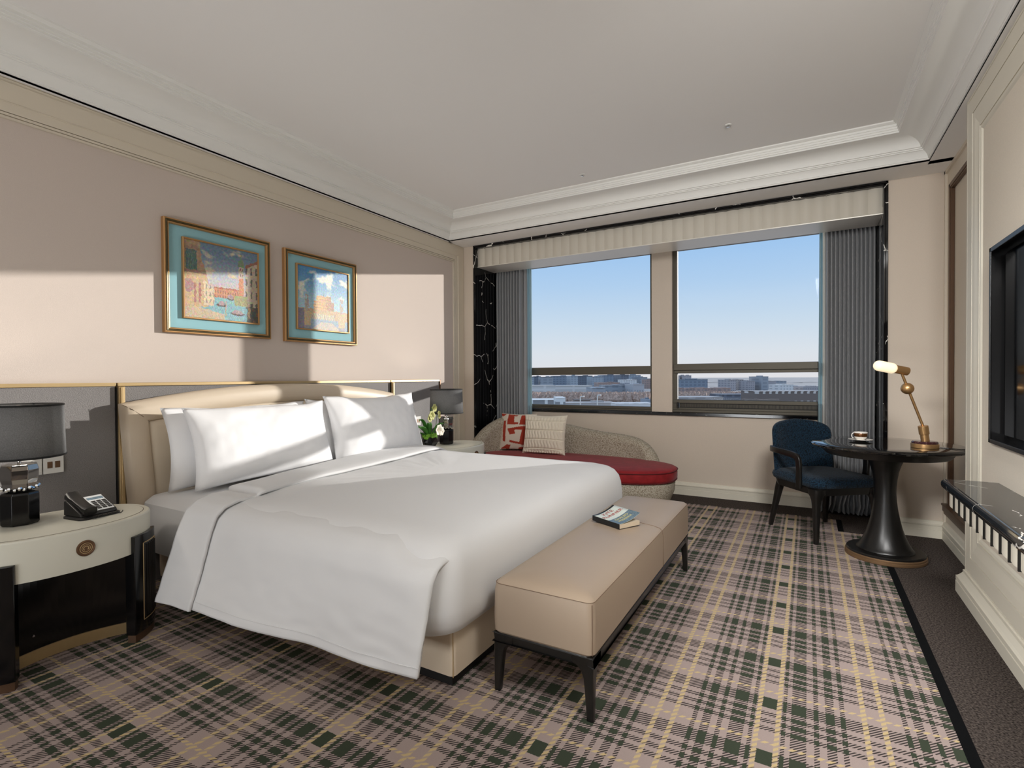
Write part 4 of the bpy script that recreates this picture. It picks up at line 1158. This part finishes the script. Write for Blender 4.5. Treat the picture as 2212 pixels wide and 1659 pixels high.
# cup and saucer
cx_, cy_ = .322, 4.365
sa = tag(build('saucer', MB().lathe([(.030, TZ + .0002), (.032, TZ + .003), (.05, TZ + .006), (.072, TZ + .014), (.074, TZ + .0155), (.071, TZ + .016), (.05, TZ + .009), (.03, TZ + .0065)], cx_, cy_, 56), M['porcelain'], None, smooth=True), 'white saucer under the coffee cup on the black table', 'saucer')
z = TZ + .0068
cp = thing('coffee_cup', 'white coffee cup with a wide bronze band on its saucer', 'cup', (cx_, cy_, z))
build('cup_body', MB().lathe([(.021, z), (.022, z + .004), (.027, z + .010), (.036, z + .022), (.0405, z + .036), (.042, z + .058), (.0405, z + .059), (.038, z + .04), (.03, z + .016), (.015, z + .008)], cx_, cy_, 48), M['porcelain'], cp, smooth=True)
build('bronze_band', MB().lathe([(.0385, z + .0275), (.0408, z + .034), (.0425, z + .053), (.0422, z + .0532)], cx_, cy_, 48, False, False), M['cupband'], cp, smooth=True)
ha = math.radians(205); pts = []
for k in range(15):
    a = -1.25 + 2.5 * k / 14; r = .040 + .020 * math.cos(a); pts.append((cx_ + r * math.cos(ha), cy_ + r * math.sin(ha), z + .035 + .019 * math.sin(a)))
build('handle', MB().tube(pts, .0032, 8), M['porcelain'], cp, smooth=True)

# brass desk lamp
lx, ly = .647, 4.16
dl = thing('desk_lamp', 'brass tilting desk lamp with lit frosted tube on the black table', 'lamp', (lx, ly, TZ))
build('base', MB().lathe([(.070, TZ), (.0725, TZ + .002), (.0725, TZ + .026), (.070, TZ + .028)], lx, ly, 64), M['brass'], dl)
build('stone_cap', MB().lathe([(.068, TZ + .028), (.0685, TZ + .036), (.064, TZ + .043), (.05, TZ + .044)], lx, ly, 64), M['stone'], dl)
# the arm tilts in the plane facing the room: along u
ur = Vector((.868, .4964, 0)); P0 = Vector((lx, ly, TZ + .04))
def L2(a, b): return P0 + ur * a + Vector((0, 0, b))
J0, J1 = L2(.004, 0), L2(-.012, .098); R1 = L2(-.155, .452)
build('pivot', MB().tube([J0, L2(-.001, .03), L2(-.003, .048)], .023, 20).tube([L2(-.003, .046), L2(-.012, .100)], .0275, 20), M['brass'], dl, bevel=.002)
build('arm', MB().tube([J1, R1], .0078, 14), M['brass'], dl)
build('counterweight', MB().sphere(L2(-.112, .338), .036, 28, 18), M['brass'], dl, smooth=True)
Hd = (ur * .97 + Vector((0, 0, -.20))).normalized()
hc = L2(-.158, .456)
build('lamp_head', MB().tube([hc - Hd * .038, hc - Hd * .036, hc + Hd * .046, hc + Hd * .047], [.024, .0265, .0265, .024], 28), M['brass'], dl)
gl = MB(); e0 = hc - Hd * .036; rr = .0335; pts = []; rad = []
for k in range(6): pts.append(e0 - Hd * (.001 + .013 * k)); rad.append(.026 + (.0075 if k > 0 else 0))
for k in range(1, 10):
    a = PI / 2 * k / 9; pts.append(e0 - Hd * (.10 + .032 * math.sin(a))); rad.append(rr * math.cos(a) + .0005)
build('glass_tube', gl.tube(pts, rad, 28), M['bulb'], dl, smooth=True)
c = MB(); c.tube([(lx + .06, ly + .01, TZ + .004), (lx + .12, ly + .005, TZ + .003), (lx + .17, ly - .05, TZ + .004), (TX + .43, TY - .16, TZ + .004), (TX + .455, TY - .17, TZ - .05), (.875, TY - .10, .45), (.875, TY - .05, .30)], .0028, 8)
build('cord', c, M['blackplastic'], dl)

# ================================================================ ARMCHAIR
ch = thing('armchair', 'navy chenille armchair with black wooden arms at the round table', 'chair', (.091, 4.736, 0), math.atan2(.615, .788))
def sring(z, ins, f=0): return [(x, y, z) for x, y in rrect(-.268 + ins, .268 - ins, -.292 + ins - f, .262 - ins, .085, 8)]
build('seat', MB().loops([sring(.405, .012), sring(.412, .002), sring(.44, -.006), sring(.462, .0), sring(.478, .022), sring(.486, .06), sring(.491, .12), sring(.493, .17)]), M['chairblue'], ch, local=True, smooth=True)
build('seat_frame', MB().loops([sring(.350, .03), sring(.352, .024), sring(.404, .012), sring(.406, .016)]), M['blackwood'], ch, local=True)
def back(u, v, s):
    a = 2 * u - 1
    W = .268
    # outline: straight sides, rounded shoulders
    zt = .876 - .012 * a * a
    sh = .125
    z = .43 + (zt - .43) * (1 - (1 - v) ** 1.7); v = (z - .43) / (zt - .43)
    half = W
    dz = max(0, (z - (zt - sh)) / sh)
    half = W * max(0.0, 1 - dz ** 3) ** (1 / 3)
    x = a * half
    th = .034 * max(0, 1 - abs(a) ** 6) ** .5 * max(0, 1 - max(0, (v - .85) / .15) ** 2.2) ** .5
    y = .262 - .075 * (abs(x / W) ** 2.4) + .045 * (v - .2)
    return (x, y + s * th, z)
g = MB(); g.grid(lambda u, v: back(u, v, -1), 36, 30); g.grid(lambda u, v: back(u, v, 1), 36, 30)
build('backrest', g, M['chairblue'], ch, local=True, smooth=True)
for s in (-1, 1):
    p_ = catmull([(s * .215, .275, .635), (s * .268, .225, .640), (s * .292, .13, .642), (s * .296, .02, .638), (s * .293, -.06, .632), (s * .290, -.105, .618), (s * .288, -.122, .590), (s * .286, -.125, .54), (s * .282, -.120, .47), (s * .278, -.115, .385)], 4)
    ls = []
    for i, q in enumerate(p_):
        t = (p_[min(i + 1, len(p_) - 1)] - p_[max(i - 1, 0)]).normalized(); n1 = Vector((s, .25 if q.y > .1 else 0, 0)).normalized(); n1 = (n1 - t * n1.dot(t)).normalized(); n2 = t.cross(n1)
        w_, h_ = .0125, .024
        ls.append([q + n1 * (w_ * math.copysign(abs(math.cos(2 * PI * k / 16)) ** .4, math.cos(2 * PI * k / 16))) + n2 * (h_ * math.copysign(abs(math.sin(2 * PI * k / 16)) ** .4, math.sin(2 * PI * k / 16))) for k in range(16)])
    build('armrest', MB().loops(ls), M['blackwood'], ch, local=True, smooth=40)
for sx, sy in ((-1, -1), (1, -1), (-1, 1), (1, 1)):
    bx_, by_ = sx * .25, sy * .26
    tx_, ty_ = (sx * .237, -.248) if sy < 0 else (sx * .205, .19)
    ls = []
    for k, (z, r) in enumerate(((0, .0145), (.15, .019), (.28, .024), (.32, .028), (.345, .036), (.362, .046), (.40, .048))):
        f = z / .40; x = bx_ + (tx_ - bx_) * f; y = by_ + (ty_ - by_) * f
        if sy < 0 and z > .3: x -= sx * (r - .026) * .5; y += (r - .026) * .5
        if sy > 0: r = min(r, .026)
        ls.append([(a, b_, z) for a, b_ in rrect(x - r, x + r, y - r, y + r, r * .45, 3)])
    build('leg', MB().loops(ls), M['blackwood'], ch, local=True)

# ================================================================ TELEVISION AND SHELF
tv = thing('television', 'wall television in a black recessed surround above the marble shelf', 'television', (.79, 2.47, 1.37))
s = MB()
for a in (0, 1):
    pass
s.box(.764, .836, ty1 - .006, ty1 + .004, tz0 - .004, tz1 + .004); s.box(.764, .836, ty0 - .004, ty0 + .006, tz0 - .004, tz1 + .004)
s.box(.764, .836, ty0, ty1, tz0 - .004, tz0 + .006); s.box(.764, .836, ty0, ty1, tz1 - .006, tz1 + .004)
s.box(.762, .768, ty1 - .018, ty1 + .004, tz0 - .004, tz1 + .004); s.box(.762, .768, ty0, ty1, tz0 - .004, tz0 + .016); s.box(.762, .768, ty0, ty1, tz1 - .018, tz1 + .004)
build('surround', s, M['tvframe'], tv, bevel=.002, smooth=False)
build('back_panel', MB().box(.834, .84, ty0, ty1, tz0, tz1), M['tvframe'], tv, smooth=False)
build('screen', MB().box(.812, .834, ty0 + .05, ty1 - .035, tz0 + .035, tz1 - .03), M['tvblack'], tv, bevel=.003)
sw = MB()
shf = thing('marble_shelf', 'wall shelf of veined black marble with white fluted front under the television', 'shelf', (.68, 1.9, .66))
X0, X1, Y0, Y1 = .572, .785, -1.2, 3.27
prf = [(X1, .678), (X0 + .012, .678), (X0 + .003, .683), (X0, .694), (X0, .704), (X0 + .004, .714), (X0 + .010, .718), (X0 + .016, .718), (X0 + .018, .7215), (X1, .7215)]
build('marble_top', MB().loops([[(x, y, z) for x, z in prf] for y in (Y0, Y1)]), M['shelfmarble'], shf, bevel=.0, smooth=30)
fy = [3.105 - .0955 * k for k in range(46)]
fw = MB()
ys = [3.205] + fy
for a, b_ in zip(ys[:-1], ys[1:]):
    n_ = 8; out = [(.5945 - .0045 * math.sin(PI * k / n_), a + (b_ - a) * k / n_) for k in range(n_ + 1)]
    fw.prism(out + [(.63, b_), (.63, a)], .606, .679)
fw.box(.594, .785, 3.199, 3.206, .606, .679)
build('fluted_front', fw, M['base'], shf, smooth=30)
for k, y in enumerate(fy):
    build('black_fin', MB().box(.5875, .61, y - .0032, y + .0032, .600, .679), M['blacklac'], shf, smooth=False)
# ================================================================ CAMERA
cam_d = bpy.data.cameras.new('camera'); cam_o = bpy.data.objects.new('camera', cam_d); C.objects.link(cam_o)
F_, PITCH, ROLL, YAW, EYE = 1117.4863, .0123, -.0055, .5195, 1.233
cw, sw_ = math.cos(YAW), math.sin(YAW)
fwd = Vector((-sw_ * math.cos(PITCH), cw * math.cos(PITCH), -math.sin(PITCH))); r0 = Vector((cw, sw_, 0)); u0 = r0.cross(fwd)
rt = r0 * math.cos(ROLL) + u0 * math.sin(ROLL); up = -r0 * math.sin(ROLL) + u0 * math.cos(ROLL)
cam_o.matrix_world = Matrix(((rt.x, up.x, -fwd.x, 0), (rt.y, up.y, -fwd.y, 0), (rt.z, up.z, -fwd.z, EYE), (0, 0, 0, 1)))
cam_d.sensor_width = 36; cam_d.lens = 36 * F_ / 2212; cam_d.clip_start = .05; cam_d.clip_end = 20000
sc.camera = cam_o

# ================================================================ THE CITY OUTSIDE
GZ = -30.0
def ray(u, v): return fwd + rt * ((u - 1106) / F_) - up * ((v - 829.5) / F_)
struct('city_ground', MB().box(-9000, 9000, 60, 14000, GZ - 1, GZ), mat('city_ground', (176, 168, 162), .95, var=(.02, .25)), smooth=False)
fm = {}
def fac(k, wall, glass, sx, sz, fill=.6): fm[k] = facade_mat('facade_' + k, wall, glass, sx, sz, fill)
fac('blueglass', (72, 98, 132), (54, 76, 108), 14, 7); fac('darkglass', (52, 70, 98), (38, 52, 78), 10, 6, .7); fac('paleglass', (112, 136, 162), (84, 106, 134), 12, 6)  # blue-grey tints also carry the haze of distance in the colour
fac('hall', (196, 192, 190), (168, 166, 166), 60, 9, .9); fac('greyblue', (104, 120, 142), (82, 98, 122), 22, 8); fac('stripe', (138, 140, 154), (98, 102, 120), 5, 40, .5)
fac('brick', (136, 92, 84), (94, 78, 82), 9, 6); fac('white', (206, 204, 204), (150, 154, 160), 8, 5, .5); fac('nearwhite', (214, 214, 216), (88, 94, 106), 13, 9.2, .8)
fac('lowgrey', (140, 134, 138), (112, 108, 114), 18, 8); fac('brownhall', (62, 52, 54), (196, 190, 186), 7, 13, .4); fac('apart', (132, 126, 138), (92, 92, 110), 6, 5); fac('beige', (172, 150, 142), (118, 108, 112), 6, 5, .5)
placed = []
def bld(u0_, u1_, vt, D, dep, k, label, grp=None, cap=None, cat='building'):
    m_ = max(3.0, (u1_ - u0_) * .03)
    while any(u0_ - m_ < b1 and u1_ + m_ > b0 and D - dep * .2 < d1 and D + dep * 1.25 > d0 for b0, b1, d0, d1 in placed): D *= 1.02
    placed.append((u0_, u1_, D - dep * .2, D + dep * 1.25))
    a, b_ = ray(u0_, 815) * D, ray(u1_, 815) * D
    zt = EYE + ray((u0_ + u1_) / 2, vt).z * D
    a.z = b_.z = 0; ax = (b_ - a); L = ax.length; ax.normalize(); n_ = Vector((-ax.y, ax.x, 0))
    c0 = a; g = MB()
    def P(s, t, z): q = c0 + ax * s + n_ * t; return (q.x, q.y, z)
    def bx(s0, s1, t0, t1, z0, z1):
        vs = [P(s, t, z_) for z_ in (z0, z1) for t in (t0, t1) for s in (s0, s1)]
        g.add(vs, [(0, 2, 3, 1), (4, 5, 7, 6), (0, 1, 5, 4), (2, 6, 7, 3), (0, 4, 6, 2), (1, 3, 7, 5)])
    h = zt - GZ
    bx(0, L, 0, dep, GZ, zt - h * .03)
    bx(-L * .006, L * 1.006, -dep * .02, dep * 1.02, zt - h * .03, zt - h * .012)      # parapet
    if cap is None: cap = (.55, .8, .05)
    if cap: bx(L * cap[0], L * cap[1], dep * .3, dep * .7, zt - h * .012, zt + h * cap[2])
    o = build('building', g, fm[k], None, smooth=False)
    return tag(o, label, cat, grp)
def l_(x): return 1120 + x / 6.144
def lv(y): return 740 + y / 6.144
def r_(x): return 1440 + x / 4.424
def rv(y): return 740 + y / 4.424
# left window, far glass blocks
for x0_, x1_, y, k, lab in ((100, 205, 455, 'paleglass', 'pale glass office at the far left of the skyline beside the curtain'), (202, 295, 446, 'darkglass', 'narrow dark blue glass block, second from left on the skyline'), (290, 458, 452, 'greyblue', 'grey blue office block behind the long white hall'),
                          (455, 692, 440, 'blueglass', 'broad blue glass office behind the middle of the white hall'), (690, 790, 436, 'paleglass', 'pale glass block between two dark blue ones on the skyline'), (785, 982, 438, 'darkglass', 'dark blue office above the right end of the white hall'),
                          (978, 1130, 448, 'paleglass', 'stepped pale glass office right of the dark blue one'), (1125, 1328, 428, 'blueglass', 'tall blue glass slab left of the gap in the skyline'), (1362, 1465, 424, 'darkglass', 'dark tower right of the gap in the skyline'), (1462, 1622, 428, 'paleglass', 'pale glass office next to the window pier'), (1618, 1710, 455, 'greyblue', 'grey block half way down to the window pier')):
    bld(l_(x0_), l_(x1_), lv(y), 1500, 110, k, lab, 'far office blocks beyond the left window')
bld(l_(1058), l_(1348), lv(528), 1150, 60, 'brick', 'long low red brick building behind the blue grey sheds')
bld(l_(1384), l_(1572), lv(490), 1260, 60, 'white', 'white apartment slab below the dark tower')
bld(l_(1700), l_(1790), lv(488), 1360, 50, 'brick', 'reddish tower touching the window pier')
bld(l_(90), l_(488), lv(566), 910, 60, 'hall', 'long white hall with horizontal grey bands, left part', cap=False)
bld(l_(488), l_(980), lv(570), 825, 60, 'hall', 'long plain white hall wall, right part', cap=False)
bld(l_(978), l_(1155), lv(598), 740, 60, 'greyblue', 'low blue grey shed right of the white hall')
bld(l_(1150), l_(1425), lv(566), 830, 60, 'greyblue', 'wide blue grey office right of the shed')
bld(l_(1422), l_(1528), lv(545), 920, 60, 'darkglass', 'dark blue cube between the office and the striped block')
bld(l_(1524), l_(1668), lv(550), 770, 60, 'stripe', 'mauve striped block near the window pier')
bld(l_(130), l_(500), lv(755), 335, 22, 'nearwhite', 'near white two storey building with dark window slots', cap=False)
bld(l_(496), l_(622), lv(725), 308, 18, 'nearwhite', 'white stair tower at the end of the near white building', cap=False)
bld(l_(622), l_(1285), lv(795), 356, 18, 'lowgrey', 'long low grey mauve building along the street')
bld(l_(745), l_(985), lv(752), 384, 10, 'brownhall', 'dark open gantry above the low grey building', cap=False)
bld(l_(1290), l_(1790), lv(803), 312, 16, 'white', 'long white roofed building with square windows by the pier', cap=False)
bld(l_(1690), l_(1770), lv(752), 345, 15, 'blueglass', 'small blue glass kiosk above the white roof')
# right window
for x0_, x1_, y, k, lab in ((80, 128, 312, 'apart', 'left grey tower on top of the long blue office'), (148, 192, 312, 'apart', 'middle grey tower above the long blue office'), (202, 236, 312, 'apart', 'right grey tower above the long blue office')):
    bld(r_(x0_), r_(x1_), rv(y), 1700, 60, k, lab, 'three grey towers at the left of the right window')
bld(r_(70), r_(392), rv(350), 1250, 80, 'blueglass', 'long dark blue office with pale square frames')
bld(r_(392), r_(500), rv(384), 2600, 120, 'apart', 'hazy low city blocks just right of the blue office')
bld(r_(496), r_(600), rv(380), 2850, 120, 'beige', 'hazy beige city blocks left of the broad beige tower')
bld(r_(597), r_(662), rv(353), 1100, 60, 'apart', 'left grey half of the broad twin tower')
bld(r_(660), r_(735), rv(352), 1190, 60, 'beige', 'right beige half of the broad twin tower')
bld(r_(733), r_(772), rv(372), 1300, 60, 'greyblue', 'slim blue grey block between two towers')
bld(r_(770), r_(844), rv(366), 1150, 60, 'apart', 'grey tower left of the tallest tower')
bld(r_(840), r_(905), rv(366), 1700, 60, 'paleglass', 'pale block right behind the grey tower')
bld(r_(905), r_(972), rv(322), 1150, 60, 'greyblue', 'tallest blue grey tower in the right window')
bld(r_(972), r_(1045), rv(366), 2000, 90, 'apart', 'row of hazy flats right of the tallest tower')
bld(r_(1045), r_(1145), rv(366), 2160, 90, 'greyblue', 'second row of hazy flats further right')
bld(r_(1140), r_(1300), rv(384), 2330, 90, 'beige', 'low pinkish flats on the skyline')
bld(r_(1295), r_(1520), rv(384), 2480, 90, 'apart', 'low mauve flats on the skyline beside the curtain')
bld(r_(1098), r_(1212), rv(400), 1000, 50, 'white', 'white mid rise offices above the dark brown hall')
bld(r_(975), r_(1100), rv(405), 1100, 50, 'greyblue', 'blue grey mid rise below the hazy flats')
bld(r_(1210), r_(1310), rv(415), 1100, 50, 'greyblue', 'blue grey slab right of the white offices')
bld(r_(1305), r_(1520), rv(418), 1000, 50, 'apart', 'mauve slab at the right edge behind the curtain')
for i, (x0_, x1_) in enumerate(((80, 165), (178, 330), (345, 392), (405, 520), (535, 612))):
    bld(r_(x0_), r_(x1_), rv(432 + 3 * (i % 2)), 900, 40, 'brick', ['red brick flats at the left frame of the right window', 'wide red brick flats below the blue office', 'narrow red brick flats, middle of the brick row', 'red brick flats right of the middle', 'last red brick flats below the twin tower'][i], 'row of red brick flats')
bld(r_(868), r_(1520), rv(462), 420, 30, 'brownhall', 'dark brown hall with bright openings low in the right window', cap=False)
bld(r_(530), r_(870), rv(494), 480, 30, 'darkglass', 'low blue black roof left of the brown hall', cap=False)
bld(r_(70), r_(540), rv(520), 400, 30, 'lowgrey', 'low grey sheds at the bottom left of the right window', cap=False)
# bare winter trees
def trees(name, u0_, u1_, vt, D, n_, label, seed):
    rn = random.Random(seed); g = MB()
    for k in range(n_):
        u = u0_ + (u1_ - u0_) * rn.random(); d_ = D * rn.uniform(.94, 1.10); q = ray(u, 815) * d_
        top = EYE + ray(u, vt + rn.uniform(-1.2, 2.5)).z * d_; h = top - GZ; r = rn.uniform(3.0, 5.5)
        z0_ = GZ + h * .25; m_ = 6
        ls = [[(q.x + rr_ * r * (1 + .4 * rn.uniform(-1, 1)) * math.cos(2 * PI * i / m_), q.y + rr_ * r * (1 + .4 * rn.uniform(-1, 1)) * math.sin(2 * PI * i / m_), zz + rn.uniform(-1, 1) * .8) for i in range(m_)] for rr_, zz in ((.12, GZ), (.15, z0_), (.9, z0_ + h * .18), (1.0, z0_ + h * .38), (.6, z0_ + h * .6), (.12, top))]
        g.loops(ls)
    o = build(name, g, M['baretree'], None, smooth=False)
    return tag(o, label, 'trees', kind='stuff')
M['baretree'] = mat('bare_twigs', (184, 158, 142), .95, var=(.6, .35))
trees('bare_trees', l_(140), l_(1800), lv(662), 520, 620, 'belt of bare brown winter trees across the left window', 3)
trees('bare_trees', r_(60), r_(880), rv(472), 560, 300, 'belt of bare brown winter trees in the right window', 5)
def lamp_post(u, vt, D, label):
    q = ray(u, 815) * D; zt = EYE + ray(u, vt).z * D
    t = thing('street_lamp', label, 'street lamp', (q.x, q.y, GZ), group='street lamps beyond the low grey building')
    build('post', MB().tube([(q.x, q.y, GZ), (q.x, q.y, zt)], .35, 8), M['whiteplate'], t)
    build('lamp_arm', MB().tube([(q.x, q.y, zt), (q.x + .8, q.y, zt + .3), (q.x + 2.4, q.y, zt + .4)], .45, 6), M['whiteplate'], t)
lamp_post(l_(820), lv(722), 318, 'pale street lamp, the left of two in the left window')
lamp_post(l_(1045), lv(705), 318, 'pale street lamp, the right of two in the left window')

# ================================================================ LIGHT
wd = bpy.data.worlds.new('world'); sc.world = wd; wd.use_nodes = True; nt = wd.node_tree; nt.nodes.clear()
o = node(nt, 'ShaderNodeOutputWorld'); bg = node(nt, 'ShaderNodeBackground'); nt.links.new(bg.outputs[0], o.inputs[0])
tc = nt.nodes.new('ShaderNodeTexCoord'); sp = nt.nodes.new('ShaderNodeSeparateXYZ'); nt.links.new(tc.outputs['Generated'], sp.inputs[0])
rp = nt.nodes.new('ShaderNodeValToRGB'); nt.links.new(sp.outputs[2], rp.inputs[0]); e = rp.color_ramp.elements
e[0].position = 0.0; e[0].color = col(224, 224, 228); e[1].position = 1.0; e[1].color = col(205, 218, 238)
for p_, c_ in ((.045, (218, 226, 234)), (.10, (200, 219, 236)), (.17, (176, 207, 238)), (.26, (150, 193, 238)), (.42, (126, 178, 236)), (.62, (176, 202, 236))):
    k = e.new(p_); k.color = col(*c_)
nt.links.new(rp.outputs[0], bg.inputs[0]); bg.inputs[1].default_value = 1.0
sd = bpy.data.lights.new('sun', 'SUN'); so_ = bpy.data.objects.new('sun', sd); C.objects.link(so_)
dirv = Vector((-1 / 1.4666, -1, -.1687)).normalized()
so_.rotation_euler = dirv.to_track_quat('-Z', 'Y').to_euler(); sd.energy = 4.2; sd.angle = math.radians(.55); sd.color = (1.0, .965, .915)
def area(name, loc, aim, sx, sy, power, color):
    d_ = bpy.data.lights.new(name, 'AREA'); d_.shape = 'RECTANGLE'; d_.size = sx; d_.size_y = sy; d_.energy = power; d_.color = color
    o_ = bpy.data.objects.new(name, d_); C.objects.link(o_); o_.location = loc
    o_.rotation_euler = (Vector(aim) - Vector(loc)).to_track_quat('-Z', 'Y').to_euler(); return o_
area('overhead_fill', (-.9, -1.2, 2.985), (-.9, -1.2, 0), 3.0, 2.2, 24, (1.0, 1.0, 1.0))  # added fill behind the camera, not a known ceiling fixture
area('ceiling_fill', (-1.4, -2.5, .34), (-1.9, 2.2, 3.0), 1.6, .8, 30, (.96, .98, 1.0)).data.spread = math.radians(120)  # added unseen fill aimed upward to brighten the ceiling
area('tv_wall_fill', (-1.4, -.7, 2.6), (.77, 2.3, .55), .6, .5, 14, (1.0, .99, .97)).data.spread = math.radians(50)  # added out-of-view fill that brightens the television wall
w_ = area('window_wall_fill', (.52, 1.0, 2.70), (-.3, 4.5, .4), .8, .5, 39, (1.0, .985, .965)); w_.data.spread = math.radians(110)  # added unseen fill for the window wall, desk and floor
def point(name, loc, power, color, r=.03):
    d_ = bpy.data.lights.new(name, 'POINT'); d_.energy = power; d_.color = color; d_.shadow_soft_size = r
    o_ = bpy.data.objects.new(name, d_); C.objects.link(o_); o_.location = loc; return o_
point('bedside_bulb', (-3.07, .912, NZ + .42), 3.2, (1, .9, .78)); point('bedside_bulb', (-3.06, 4.06, NZ + .42), 3.2, (1, .9, .78))
q = hc - Hd * .15
vs = sc.view_settings
vs.view_transform = 'Standard'; vs.look = 'None'; vs.exposure = 0.0; vs.gamma = 1.0; vs.use_curve_mapping = False
sc.display_settings.display_device = 'sRGB'
sc.cycles.max_bounces = 10; sc.cycles.diffuse_bounces = 5; sc.cycles.glossy_bounces = 4; sc.cycles.transparent_max_bounces = 12
sc.cycles.use_denoising = True; sc.cycles.sample_clamp_indirect = 6.0; sc.cycles.caustics_reflective = False; sc.cycles.caustics_refractive = False
